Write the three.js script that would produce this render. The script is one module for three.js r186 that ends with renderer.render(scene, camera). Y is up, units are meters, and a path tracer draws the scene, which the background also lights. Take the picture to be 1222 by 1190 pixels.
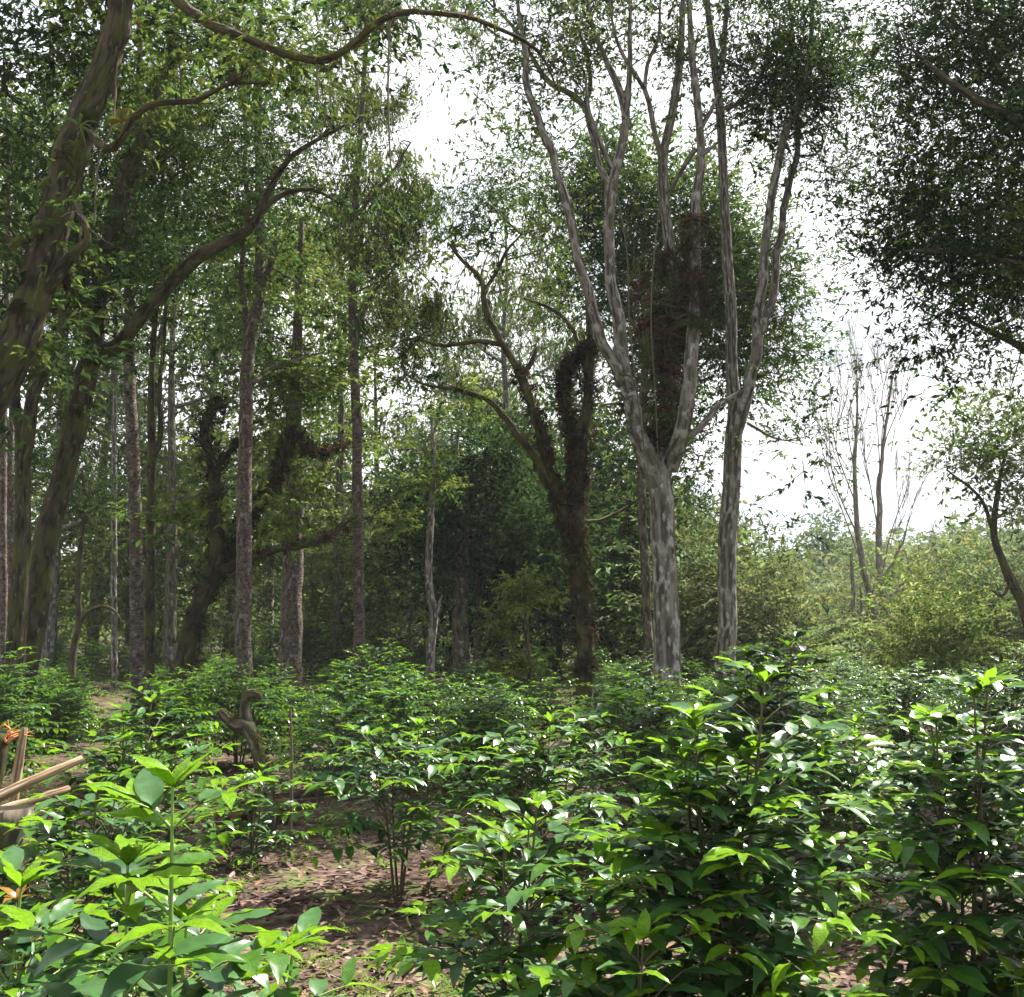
import * as THREE from 'three';
import { mergeGeometries } from 'three/addons/utils/BufferGeometryUtils.js';

// ---------------------------------------------------------------- camera, sky, sun, exposure
const scene = new THREE.Scene();
const EYE = 1.6, F = 1276, PITCH = Math.atan(155 / F);              // photograph: 1222 x 1190 px, horizon about row 750
const camera = new THREE.PerspectiveCamera(2 * Math.atan(595 / F) * 180 / Math.PI, 1024 / 997, 0.1, 900);
camera.position.set(0, EYE, 0);
camera.rotation.x = PITCH;

const SUN_AZ = 44 * Math.PI / 180, SUN_EL = 54 * Math.PI / 180;     // ahead, to the right, high
const sunDir = new THREE.Vector3(Math.sin(SUN_AZ) * Math.cos(SUN_EL), Math.sin(SUN_EL), -Math.cos(SUN_AZ) * Math.cos(SUN_EL));
const sun = new THREE.DirectionalLight(new THREE.Color().setRGB(1, 0.95, 0.86), 5);
sun.name = 'sun'; sun.position.copy(sunDir).multiplyScalar(120); sun.castShadow = true; sun.shadow.radius = 1.5;
Object.assign(sun.shadow.camera, { left: -60, right: 60, top: 60, bottom: -60, near: 1, far: 300 });
sun.shadow.mapSize.set(4096, 4096);
scene.add(sun, sun.target);

const renderer = new THREE.WebGLRenderer({ antialias: true });
renderer.toneMapping = THREE.LinearToneMapping;
renderer.toneMappingExposure = 4.1;
renderer.shadowMap.enabled = true;

// ---------------------------------------------------------------- helpers
function mulberry(a) { return () => { a |= 0; a = a + 0x6D2B79F5 | 0; let t = Math.imul(a ^ a >>> 15, 1 | a); t = t + Math.imul(t ^ t >>> 7, 61 | t) ^ t; return ((t ^ t >>> 14) >>> 0) / 4294967296; }; }
let rnd = mulberry(7);
const R = (a = 1, b) => b === undefined ? rnd() * a : a + (b - a) * rnd();
const gauss = () => (rnd() + rnd() + rnd() + rnd() - 2) * 0.866;
const V = (x, y, z) => new THREE.Vector3(x, y, z);
const clamp = (x, a = 0, b = 1) => Math.min(b, Math.max(a, x));
const smooth = (a, b, x) => { const t = clamp((x - a) / (b - a)); return t * t * (3 - 2 * t); };
const lerp = (a, b, t) => a + (b - a) * t;
const UPV = V(0, 1, 0);
// pixel of the photograph + distance ahead (metres) -> point
const cp = Math.cos(PITCH), sp = Math.sin(PITCH);
function at(px, py, d) {
  const x = (px - 611) / F, y = (595 - py) / F, Y = y * cp + sp, Z = -cp + y * sp, k = d / -Z;
  return V(x * k, EYE + Y * k, Z * k);
}
function hash2(x, y, s) { let h = Math.imul(x, 374761393) + Math.imul(y, 668265263) + Math.imul(s, 1274126177) | 0; h = Math.imul(h ^ h >>> 13, 1274126177); return ((h ^ h >>> 16) >>> 0) / 4294967296; }
function vnoise(x, y, s = 0, px = 0, py = 0) {                        // value noise, optional tiling period
  const ix = Math.floor(x), iy = Math.floor(y), fx = x - ix, fy = y - iy, u = fx * fx * (3 - 2 * fx), v = fy * fy * (3 - 2 * fy);
  const w = (a, p) => p ? ((a % p) + p) % p : a;
  const h = (i, j) => hash2(w(ix + i, px), w(iy + j, py), s);
  return lerp(lerp(h(0, 0), h(1, 0), u), lerp(h(0, 1), h(1, 1), u), v);
}
function fbm(x, y, s, oct = 4, px = 0, py = 0) { let a = 0.5, t = 0, n = 0; for (let i = 0; i < oct; i++) { t += a * vnoise(x, y, s + i, px, py); n += a; x *= 2; y *= 2; px *= 2; py *= 2; a *= 0.5; } return t / n; }

const ground = (x, z) => {
  const d = Math.hypot(x, z);
  return 0.16 * (fbm(x * 0.35, z * 0.35, 11, 3) - 0.5) * smooth(0, 3, d) + smooth(60, 190, d) * (1.5 + 5.5 * fbm(x * 0.012, z * 0.012, 5, 2) + 3 * fbm(x * 0.05, z * 0.05, 6, 2) + 4 * smooth(20, 70, x));
};

// ---------------------------------------------------------------- sky: hazy white air with thin cloud, brighter round the sun
{
  const W = 1024, H = 512, data = new Float32Array(W * H * 4);
  for (let r = 0; r < H; r++) for (let c = 0; c < W; c++) {
    const up = ((r + 0.5) / H - 0.5) * Math.PI, rd = ((c + 0.5) / W - 0.5) * 2 * Math.PI;
    const x = Math.cos(rd) * Math.cos(up), y = Math.sin(up), z = Math.sin(rd) * Math.cos(up);
    const ang = Math.acos(clamp(x * sunDir.x + y * sunDir.y + z * sunDir.z, -1, 1)) * 180 / Math.PI;
    const yy = Math.max(y, 0) + 0.22, n = fbm(x / yy * 1.6 + 20, z / yy * 1.6 + 20, 31, 5), cloud = smooth(0.36, 0.58, n);
    const haze = Math.exp(-Math.max(y, 0) * 2.6), white = clamp(haze * 0.9 + cloud * 0.85);
    const glow = 0.3 * Math.exp(-ang / 22);
    const b = [0.15, 0.22, 0.33], w = [0.36, 0.365, 0.372];
    for (let k = 0; k < 3; k++) data[(r * W + c) * 4 + k] = lerp(b[k], w[k], white) + glow;
    data[(r * W + c) * 4 + 3] = 1;
  }
  const t = new THREE.DataTexture(data, W, H, THREE.RGBAFormat, THREE.FloatType);
  t.mapping = THREE.EquirectangularReflectionMapping; t.magFilter = THREE.LinearFilter; t.needsUpdate = true;
  scene.background = t; scene.environment = t;
}

// ---------------------------------------------------------------- textures and materials
function tex(w, h, f, srgb = true) {
  const d = new Uint8Array(w * h * 4);
  for (let j = 0; j < h; j++) for (let i = 0; i < w; i++) { const c = f(i / w, j / h), o = (j * w + i) * 4; for (let k = 0; k < 3; k++) d[o + k] = clamp(c[k]) * 255; d[o + 3] = 255; }
  const t = new THREE.DataTexture(d, w, h); t.wrapS = t.wrapT = THREE.RepeatWrapping; t.magFilter = THREE.LinearFilter; t.needsUpdate = true;
  if (srgb) t.colorSpace = THREE.SRGBColorSpace;
  return t;
}
const enc = (x) => x <= 0.0031308 ? x * 12.92 : 1.055 * Math.pow(x, 1 / 2.4) - 0.055;
const mixc = (a, b, t) => [lerp(a[0], b[0], t), lerp(a[1], b[1], t), lerp(a[2], b[2], t)];
const E = (c) => [enc(c[0]), enc(c[1]), enc(c[2])];

function bark(name, o) {                                             // tile: 0.6 m round x 1.6 m up
  const rel = (u, v) => {
    const w = fbm(u * 6, v * 6, o.seed, 3, 6, 6) * 0.5;
    const f = fbm(u * o.fine + w * 2, v * o.fine * o.stretch, o.seed + 9, 4, o.fine, Math.round(o.fine * o.stretch));
    return o.rings ? f * 0.75 + 0.25 * (0.5 + 0.5 * Math.sin((v * 24 + fbm(u * 4, v * 8, o.seed + 3, 3, 4, 8) * 5) * 6.283)) : f;
  };
  const map = tex(256, 512, (u, v) => {
    const r = rel(u, v), pa = fbm(u * 9, v * 14, o.seed + 20, 5, 9, 14), pb = fbm(u * 6, v * 9, o.seed + 40, 5, 6, 9), sp = fbm(u * 30, v * 60, o.seed + 60, 2, 30, 60);
    let c = mixc(o.dark, o.mid, smooth(0.25, 0.75, r));
    c = mixc(c, o.lichen, smooth(o.lich, o.lich + (o.soft ?? 0.14), pa) * (0.45 + 0.55 * sp));
    c = mixc(c, o.mossc, smooth(o.moss, o.moss + 0.26, pb) * (0.5 + 0.5 * sp));
    return E(c);
  });
  const bump = tex(256, 512, (u, v) => { const r = rel(u, v); return [r, r, r]; }, false);
  return new THREE.MeshPhysicalMaterial({ name, map, bumpMap: bump, bumpScale: o.bump, roughness: 0.95, specularIntensity: 0.2 });
}
const BARK = {
  brown: bark('brown_bark', { seed: 101, fine: 10, stretch: 0.9, dark: [0.03, 0.024, 0.018], mid: [0.125, 0.102, 0.076], lichen: [0.26, 0.25, 0.21], lich: 0.6, mossc: [0.06, 0.075, 0.015], moss: 0.55, bump: 0.03 }),
  ringed: bark('ringed_bark', { seed: 201, fine: 10, stretch: 2.4, rings: true, dark: [0.045, 0.035, 0.029], mid: [0.13, 0.1, 0.08], lichen: [0.22, 0.2, 0.175], lich: 0.62, mossc: [0.06, 0.08, 0.02], moss: 0.72, bump: 0.02 }),
  pale: bark('pale_lichen_bark', { seed: 301, fine: 12, stretch: 0.45, dark: [0.045, 0.037, 0.03], mid: [0.19, 0.168, 0.14], lichen: [0.36, 0.35, 0.315], lich: 0.48, soft: 0.26, mossc: [0.06, 0.055, 0.025], moss: 0.55, bump: 0.03 }),
  mossy: bark('mossy_bark', { seed: 401, fine: 9, stretch: 0.9, dark: [0.02, 0.016, 0.012], mid: [0.075, 0.058, 0.04], lichen: [0.14, 0.14, 0.1], lich: 0.64, mossc: [0.06, 0.068, 0.014], moss: 0.42, bump: 0.025 }),
  peeled: bark('peeled_pole_bark', { seed: 601, fine: 12, stretch: 0.3, dark: [0.11, 0.07, 0.045], mid: [0.32, 0.22, 0.13], lichen: [0.42, 0.34, 0.24], lich: 0.55, mossc: [0.12, 0.08, 0.05], moss: 0.6, bump: 0.006 }),
  dead: bark('dead_grey_bark', { seed: 501, fine: 10, stretch: 0.8, dark: [0.1, 0.085, 0.07], mid: [0.2, 0.17, 0.14], lichen: [0.34, 0.32, 0.28], lich: 0.55, mossc: [0.1, 0.1, 0.05], moss: 0.75, bump: 0.012 }),
};
// leaves: u along the blade, v across
const vein = (u, v) => { const a = Math.abs(v - 0.5) * 2, k = (u * 11 - a * 1.5) % 1, s = Math.abs(((k + 1) % 1) - 0.5) * 2; return { mid: smooth(0.07, 0.0, a), lat: smooth(0.84, 1, s) * (1 - a * 0.55), s }; };
const leafMap = tex(256, 128, (u, v) => {
  const q = vein(u, v), n = fbm(u * 14, v * 7, 77, 4), k = 0.66 + 0.46 * n, sp = smooth(0.69, 0.74, fbm(u * 26 + 5, v * 13, 78, 3)), ed = smooth(0.8, 1, Math.abs(v - 0.5) * 2) * smooth(0.5, 0.62, fbm(u * 10, v * 3, 83, 3));
  return E(mixc(mixc([k * 0.9, k, k * 0.85], [1, 1, 0.85], q.lat * 0.2), [1, 1, 0.8], q.mid * 0.8).map((x, i) => x * 0.95 * lerp(1, [1.25, 0.72, 0.5][i], Math.max(sp * 0.8, ed * 0.7))));
});
const leafBump = tex(256, 128, (u, v) => { const q = vein(u, v), h = 0.75 - 0.5 * smooth(0.55, 1, q.s) - q.mid * 0.6 + 0.08 * fbm(u * 40, v * 20, 79, 2); return [h, h, h]; }, false);
function coffeeMat(name, c, tr, coat, cr) {                           // old thick blades let no light through; young thin ones glow
  const m = { name, color: new THREE.Color().setRGB(...c), map: leafMap, side: THREE.DoubleSide };
  if (tr) Object.assign(m, { bumpMap: leafBump, bumpScale: 0.0011 });
  return new THREE.MeshPhysicalMaterial(tr ? { ...m, roughness: 1, specularIntensity: 0, transmission: tr, thickness: 0, clearcoat: coat, clearcoatRoughness: cr } : { ...m, roughness: cr, specularIntensity: coat });
}
const COFFEE = [
  coffeeMat('old_coffee_leaf', [0.023, 0.062, 0.022], 0, 0.8, 0.36),
  coffeeMat('dark_coffee_leaf', [0.038, 0.095, 0.024], 0, 0.8, 0.36),
  coffeeMat('green_coffee_leaf', [0.074, 0.165, 0.024], 0.42, 0.8, 0.26),
  coffeeMat('young_coffee_leaf', [0.2, 0.35, 0.02], 0.52, 0.65, 0.23),
  coffeeMat('new_coffee_leaf', [0.34, 0.5, 0.03], 0.56, 0.5, 0.2),
  coffeeMat('bronze_coffee_leaf', [0.3, 0.15, 0.035], 0.4, 0.5, 0.3),
];
const M = {
  twig: new THREE.MeshPhysicalMaterial({ name: 'twig_bark', color: new THREE.Color().setRGB(0.055, 0.045, 0.035), roughness: 0.95, specularIntensity: 0.2 }),
  vine: new THREE.MeshPhysicalMaterial({ name: 'vine_bark', color: new THREE.Color().setRGB(0.1, 0.085, 0.06), roughness: 0.9, specularIntensity: 0.2 }),
  greenStem: new THREE.MeshPhysicalMaterial({ name: 'green_stem', color: new THREE.Color().setRGB(0.16, 0.26, 0.05), roughness: 0.6 }),
  brownStem: new THREE.MeshPhysicalMaterial({ name: 'brown_stem', color: new THREE.Color().setRGB(0.085, 0.065, 0.035), roughness: 0.8 }),
  deadTwig: new THREE.MeshPhysicalMaterial({ name: 'dead_twig', color: new THREE.Color().setRGB(0.17, 0.14, 0.115), roughness: 0.9, specularIntensity: 0.3 }),
  leaf: new THREE.MeshPhysicalMaterial({ name: 'tree_leaf', color: 0xffffff, roughness: 1, specularIntensity: 0, transmission: 0.4, thickness: 0, side: THREE.DoubleSide, vertexColors: true }),
  strap: new THREE.MeshPhysicalMaterial({ name: 'strap_leaf', color: 0xffffff, roughness: 1, specularIntensity: 0, transmission: 0.25, thickness: 0, side: THREE.DoubleSide }),
  litter: new THREE.MeshPhysicalMaterial({ name: 'dry_leaf', color: 0xffffff, roughness: 0.75, specularIntensity: 0.5, side: THREE.DoubleSide }),
  cutWood: new THREE.MeshPhysicalMaterial({ name: 'broken_wood', color: new THREE.Color().setRGB(0.5, 0.2, 0.08), roughness: 0.85 }),
  lightWood: new THREE.MeshPhysicalMaterial({ name: 'peeled_wood', color: new THREE.Color().setRGB(0.36, 0.24, 0.13), roughness: 0.8 }),
};

// ---------------------------------------------------------------- object helpers
const taken = {};
const numbered = (n) => { const k = taken[n] = (taken[n] ?? -1) + 1; return k ? n + '_' + String(k).padStart(3, '0') : n; };
function thing(name, label, category, p = V(0, 0, 0), group) {
  const o = new THREE.Group(); o.name = numbered(name); o.position.copy(p); o.userData = { label, category };
  if (group) o.userData.group = group;
  scene.add(o); return o;
}
function part(parent, name, geo, mat, kind) {
  const m = new THREE.Mesh(geo, mat); m.name = name; m.castShadow = m.receiveShadow = true; if (kind) m.userData.kind = kind;
  parent.add(m); return m;
}
function instanced(parent, name, geo, mat, mats, cols, kind) {
  const m = new THREE.InstancedMesh(geo, mat, mats.length); m.name = name; m.castShadow = m.receiveShadow = true;
  mats.forEach((x, i) => { m.setMatrixAt(i, x); if (cols) m.setColorAt(i, cols[i]); });
  if (kind) m.userData.kind = kind;
  parent.add(m); return m;
}
function buffer(pos, idx, uv, nor) {
  const g = new THREE.BufferGeometry();
  g.setAttribute('position', new THREE.Float32BufferAttribute(pos, 3));
  if (uv) g.setAttribute('uv', new THREE.Float32BufferAttribute(uv, 2));
  g.setIndex(idx);
  if (nor) g.setAttribute('normal', new THREE.Float32BufferAttribute(nor, 3)); else g.computeVertexNormals();
  return g;
}
// a tapered, uneven tube through points; radii at the points
function tube(pts, radii, { radial = 9, step = 0.25, rough = 0.1, seed = 1, minSeg = 4, maxSeg = 110, flare = 0, kink = 0 } = {}) {
  const curve = new THREE.CatmullRomCurve3(pts, false, 'centripetal');
  const L = curve.getLength(), seg = Math.round(clamp(L / step, minSeg, maxSeg)), pos = [], uv = [], idx = [];
  const rMax = Math.max(...radii), rep = Math.max(1, Math.round(2 * Math.PI * rMax / 0.6));
  let nrm = null, prevT = null, len = 0, last = null;
  for (let i = 0; i <= seg; i++) {
    const t = i / seg, p = curve.getPoint(t), tan = curve.getTangent(t);
    if (last) len += p.distanceTo(last); last = p.clone();
    if (kink) { const rr = radii[Math.floor(t * (radii.length - 1))] * kink * Math.sin(Math.PI * Math.min(1, t * 6) * 0.5); p.x += (fbm(len * 1.7, seed, 3, 3) - 0.5) * 3 * rr; p.y += (fbm(len * 1.7, seed, 13, 3) - 0.5) * 2 * rr; p.z += (fbm(len * 1.7, seed, 23, 3) - 0.5) * 3 * rr; }
    if (!nrm) { nrm = V(1, 0, 0); if (Math.abs(tan.x) > 0.8) nrm.set(0, 0, 1); } else nrm.applyQuaternion(new THREE.Quaternion().setFromUnitVectors(prevT, tan));
    nrm.addScaledVector(tan, -nrm.dot(tan)).normalize(); prevT = tan;
    const b = V().crossVectors(tan, nrm), k = t * (radii.length - 1), k0 = Math.min(Math.floor(k), radii.length - 2), r = lerp(radii[k0], radii[k0 + 1], k - k0);
    const fl = flare ? 1 + flare * Math.exp(-len / (rMax * 2.2)) : 1;
    for (let j = 0; j <= radial; j++) {
      const a = j / radial * 2 * Math.PI, jj = j % radial;
      const n = 1 + rough * 2 * (fbm(jj / radial * 5 + 3, len / Math.max(r * 3.5, 0.08), seed, 2, 5, 0) - 0.5) + (flare ? (fl - 1) * 0.55 * Math.sin(a * 4 + seed) : 0);
      const q = p.clone().addScaledVector(nrm, Math.cos(a) * r * n * fl).addScaledVector(b, Math.sin(a) * r * n * fl);
      pos.push(q.x, q.y, q.z); uv.push(j / radial * rep + seed * 0.137, len / 1.6 + seed * 0.31);
      if (i < seg && j < radial) { const o = i * (radial + 1) + j; idx.push(o, o + radial + 1, o + 1, o + 1, o + radial + 1, o + radial + 2); }
    }
  }
  for (const [row, flip] of [[0, 1], [seg, 0]]) {                    // caps
    const o = row * (radial + 1), c = pos.length / 3, p = curve.getPoint(row / seg); pos.push(p.x, p.y, p.z); uv.push(0, 0);
    for (let j = 0; j < radial; j++) flip ? idx.push(c, o + j, o + j + 1) : idx.push(c, o + j + 1, o + j);
  }
  const g = buffer(pos, idx, uv);
  // join normals across the seam
  const N = g.attributes.normal;
  for (let i = 0; i <= seg; i++) { const a = i * (radial + 1), b = a + radial; const v = V(N.getX(a) + N.getX(b), N.getY(a) + N.getY(b), N.getZ(a) + N.getZ(b)).normalize(); N.setXYZ(a, v.x, v.y, v.z); N.setXYZ(b, v.x, v.y, v.z); }
  return g;
}
// cheap thin twig
function twig(pts, r0, r1, radial = 4, n = 5) {
  const c = new THREE.CatmullRomCurve3(pts), pos = [], idx = [], uv = [];
  for (let i = 0; i <= n; i++) {
    const t = i / n, p = c.getPoint(t), tan = c.getTangent(t), a = V(0.31, 0.2, 0.93).cross(tan).normalize(), b = V().crossVectors(tan, a), r = lerp(r0, r1, t);
    for (let j = 0; j < radial; j++) { const w = j / radial * 2 * Math.PI, q = p.clone().addScaledVector(a, Math.cos(w) * r).addScaledVector(b, Math.sin(w) * r); pos.push(q.x, q.y, q.z); uv.push(j / radial, t); if (i < n) { const o = i * radial + j, o2 = i * radial + (j + 1) % radial; idx.push(o, o + radial, o2, o2, o + radial, o2 + radial); } }
  }
  return buffer(pos, idx, uv);
}
function basis(dir, up, roll = 0) {                                  // X = dir, Y near up
  const x = dir.clone().normalize(), z = V().crossVectors(x, up); if (z.lengthSq() < 1e-4) z.set(0, 0, 1).cross(x); z.normalize();
  const y = V().crossVectors(z, x), m = new THREE.Matrix4().makeBasis(x, y, z);
  if (roll) m.multiply(new THREE.Matrix4().makeRotationX(roll));
  return m;
}
const place = (p, dir, up, s, roll) => basis(dir, up, roll).scale(typeof s === 'number' ? V(s, s, s) : s).setPosition(p);
const rdir = () => { const z = R(-1, 1), a = R(6.2832), r = Math.sqrt(1 - z * z); return V(r * Math.cos(a), z, r * Math.sin(a)); };

// ---------------------------------------------------------------- leaf shapes
function bladeGeo({ n = 8, W = 0.4, droop = 0.15, fold = 0.25, wave = 0.015, twist = 0, cols = 4 }) {   // unit length along +x
  const pos = [], uv = [], idx = [];
  for (let i = 0; i <= n; i++) {
    const t = i / n, w = (W / 2) * Math.pow(Math.sin(Math.PI * Math.pow(clamp(t, 0, 0.985), 0.86)), 0.85) * (1 - 0.35 * smooth(0.78, 1, t)) + (t === 0 ? 0.012 : 0.003);
    const c = -droop * t * t * 1.1 + 0.1 * droop * t, x = t - droop * droop * 0.5 * t * t;
    for (let j = 0; j <= cols; j++) {
      const s = j / cols * 2 - 1, e = Math.abs(s);
      pos.push(x, c + w * e * fold * (1 - 0.35 * e) + wave * e * Math.sin(t * 19 + s * 2) + s * w * twist * t, s * w); uv.push(t, j / cols);
      if (i < n && j < cols) { const o = i * (cols + 1) + j; idx.push(o, o + 1, o + cols + 1, o + 1, o + cols + 2, o + cols + 1); }
    }
  }
  return buffer(pos, idx, uv);
}
const BLADES = [bladeGeo({ droop: 0.12, W: 0.34 }), bladeGeo({ droop: 0.3, W: 0.35, twist: 0.4 }), bladeGeo({ droop: 0.42, W: 0.38, fold: 0.35 }), bladeGeo({ droop: 0.22, W: 0.32, twist: -0.5, wave: 0.02 }), bladeGeo({ droop: 0.55, W: 0.37, fold: 0.2, wave: 0.02 })];
const LOWBLADES = [bladeGeo({ n: 4, cols: 2, droop: 0.25 }), bladeGeo({ n: 4, cols: 2, droop: 0.5, W: 0.42 })];

// a leafy branchlet for tree crowns: about 0.5 m along +x, leaves of `len`
function branchletGeo(seed, { leaves = 22, len = 0.085, W = 0.42, hang = 0, spread = 1 } = {}) {
  const keep = rnd; rnd = mulberry(seed);
  const pos = [], nor = [], idx = [], uv = [];
  const addLeaf = (p, d, up, L) => {
    const m = basis(d, up), o = pos.length / 3, w = L * W / 2, f = L * 0.07;
    for (const [x, y, z] of [[0, 0, 0], [0.45 * L, f * 0.4 + w * 0.3, w], [0.45 * L, f * 0.4 + w * 0.3, -w], [L, -f * 1.6, 0]]) { const q = V(x, y, z).applyMatrix4(m).add(p); pos.push(q.x, q.y, q.z); uv.push(x / L, z / w * 0.5 + 0.5); }
    idx.push(o, o + 1, o + 3, o, o + 3, o + 2);
  };
  const subs = 4;
  const lines = [[V(0, 0, 0), V(0.5, 0.02 - hang * 0.3, 0)]];
  for (let k = 0; k < subs; k++) { const t = 0.1 + 0.2 * k, b = V(t, 0, 0); lines.push([b, b.clone().add(V(R(0.12, 0.25), R(-0.1, 0.16) - hang * 0.3, (k % 2 ? 1 : -1) * R(0.12, 0.3) * spread))]); }
  for (const [a, b] of lines) {                                        // its twigs, as thin blades
    const o = pos.length / 3, w = V().crossVectors(b.clone().sub(a), V(0.2, 1, 0.1)).normalize().multiplyScalar(0.005), m = a.clone().lerp(b, 0.6);
    for (const q of [a.clone().add(w), a.clone().sub(w), m, b]) { pos.push(q.x, q.y, q.z); uv.push(0, 0); }
    idx.push(o, o + 1, o + 3);
  }
  for (let i = 0; i < leaves; i++) {
    const l = lines[i % lines.length], t = R(0.15, 1), p = l[0].clone().lerp(l[1], t), ax = l[1].clone().sub(l[0]).normalize();
    const d = ax.clone().multiplyScalar(0.6).add(V(gauss(), gauss() * 0.5 - 0.25 - hang, gauss()).multiplyScalar(0.8)).normalize();
    addLeaf(p, d, V(gauss() * 0.5, 1, gauss() * 0.5).normalize(), len * R(0.7, 1.25));
  }
  const leavesG = buffer(pos, idx, uv); leavesG.setAttribute('color', new THREE.Float32BufferAttribute(new Float32Array(pos.length).fill(1), 3));
  rnd = keep;
  return leavesG;
}
const BRANCHLETS = {
  broad: [1, 2, 3].map((s) => branchletGeo(s * 17, { leaves: 24, len: 0.1 })),
  fine: [1, 2, 3].map((s) => branchletGeo(s * 31, { leaves: 40, len: 0.065, W: 0.4 })),
  willow: [1, 2].map((s) => branchletGeo(s * 47, { leaves: 34, len: 0.1, W: 0.24, hang: 0.8, spread: 0.6 })),
  coarse: [1, 2].map((s) => branchletGeo(s * 59, { leaves: 22, len: 0.16, W: 0.45 })),
};
// clumps of 16 branchlets; `spread` is the clump radius over the branchlet size; leaf colour varies from spray to spray
const PER = 16, CLUMPS = {};
for (const kind of Object.keys(BRANCHLETS)) CLUMPS[kind] = [0.26, 0.46].map((spread, w) => [1, 2, 3, 4].map((sd) => {
  rnd = mulberry(sd * 977 + w * 31 + kind.length * 7); const gs = [];
  for (let k = 0; k < PER; k++) {
    const src = BRANCHLETS[kind], dir = rdir().multiplyScalar(0.9).add(V(0, kind === 'willow' ? -0.8 : 0.15, 0)).normalize(), p = dir.clone().multiplyScalar(spread * R(0, 0.9)).add(V(gauss(), gauss() * 0.6, gauss()).multiplyScalar(spread * 0.35));
    const g = src[k % src.length].clone().applyMatrix4(place(p, dir, V(gauss() * 0.3, 1, gauss() * 0.3), R(0.75, 1.25))), v = R(0.6, 1.5), y = R(0.85, 1.25), c = g.attributes.color;
    for (let i = 0; i < c.count; i += 4) { const q = i < 20 ? 0.5 : v * R(0.75, 1.25); for (let m = i; m < i + 4; m++) c.setXYZ(m, q * y, q, q); }
    gs.push(g);
  }
  return mergeGeometries(gs);
}));
rnd = mulberry(7);
const LEAFAREA = { broad: 24 * 0.0042 * 0.65, fine: 40 * 0.0017 * 0.65, willow: 34 * 0.0024 * 0.65, coarse: 22 * 0.0115 * 0.65 };
const GREENS = {
  dark: [[0.019, 0.04, 0.015], [0.048, 0.085, 0.024]],
  mid: [[0.046, 0.088, 0.02], [0.135, 0.195, 0.036]],
  light: [[0.082, 0.135, 0.028], [0.188, 0.245, 0.052]],
  grey: [[0.086, 0.12, 0.056], [0.188, 0.225, 0.112]],
  straw: [[0.127, 0.165, 0.046], [0.257, 0.295, 0.097]],
  olive: [[0.09, 0.125, 0.036], [0.197, 0.23, 0.072]],
};
const tint = (k) => { const [a, b] = GREENS[k], t = rnd() * rnd() * 0.6 + rnd() * 0.4, s = R(0.85, 1.15); return new THREE.Color().setRGB(lerp(a[0], b[0], t) * s, lerp(a[1], b[1], t) * s, lerp(a[2], b[2], t) * s); };

// strap-leaved tuft (epiphytes)
function tuftGeo(seed, n, L, w, droop) {
  const keep = rnd; rnd = mulberry(seed); const gs = [];
  for (let i = 0; i < n; i++) {
    const a = R(6.283), e = R(0.2, 1.25), d = V(Math.cos(a) * Math.cos(e), Math.sin(e), Math.sin(a) * Math.cos(e)), l = L * R(0.6, 1.2), side = V().crossVectors(d, UPV).normalize(), pos = [], idx = [];
    for (let k = 0; k <= 3; k++) { const t = k / 3, p = d.clone().multiplyScalar(l * t).add(V(0, -droop * l * t * t, 0)), ww = w * (1 - t * 0.95) * (0.5 + t * (1 - t) * 2.4); pos.push(...p.clone().addScaledVector(side, ww).toArray(), ...p.clone().addScaledVector(side, -ww).toArray()); if (k < 3) idx.push(k * 2, k * 2 + 1, k * 2 + 2, k * 2 + 1, k * 2 + 3, k * 2 + 2); }
    gs.push(buffer(pos, idx));
  }
  rnd = keep; return mergeGeometries(gs);
}
// fern: arching fronds with pinnae
function fernGeo(seed, n, L) {
  const keep = rnd; rnd = mulberry(seed); const pos = [], idx = [];
  for (let i = 0; i < n; i++) {
    const a = i / n * 6.283 + R(0.6), e = R(0.3, 1), d = V(Math.cos(a) * Math.cos(e), Math.sin(e), Math.sin(a) * Math.cos(e)), l = L * R(0.7, 1.15), side = V().crossVectors(d, UPV).normalize();
    for (let k = 1; k <= 11; k++) {
      const t = k / 11, p = d.clone().multiplyScalar(l * t).add(V(0, -0.9 * l * t * t, 0)), pl = l * 0.24 * Math.sin(Math.PI * Math.pow(t, 0.6) * 0.97 + 0.1), al = d.clone().multiplyScalar(l * 0.04);
      for (const s of [-1, 1]) { const o = pos.length / 3, q = p.clone().addScaledVector(side, s * pl).addScaledVector(d, pl * 0.35).add(V(0, -pl * 0.25, 0)); pos.push(...p.clone().sub(al).toArray(), ...p.clone().add(al).toArray(), ...q.toArray()); idx.push(o, o + 1, o + 2); }
    }
  }
  rnd = keep; return buffer(pos, idx);
}
const TUFTS = [tuftGeo(5, 16, 0.26, 0.011, 0.5), tuftGeo(6, 22, 0.2, 0.009, 0.7), tuftGeo(8, 12, 0.34, 0.013, 0.9)];
const FERN = fernGeo(9, 9, 0.4);

// ---------------------------------------------------------------- crowns
const TMPQ = new THREE.Matrix4();
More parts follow.
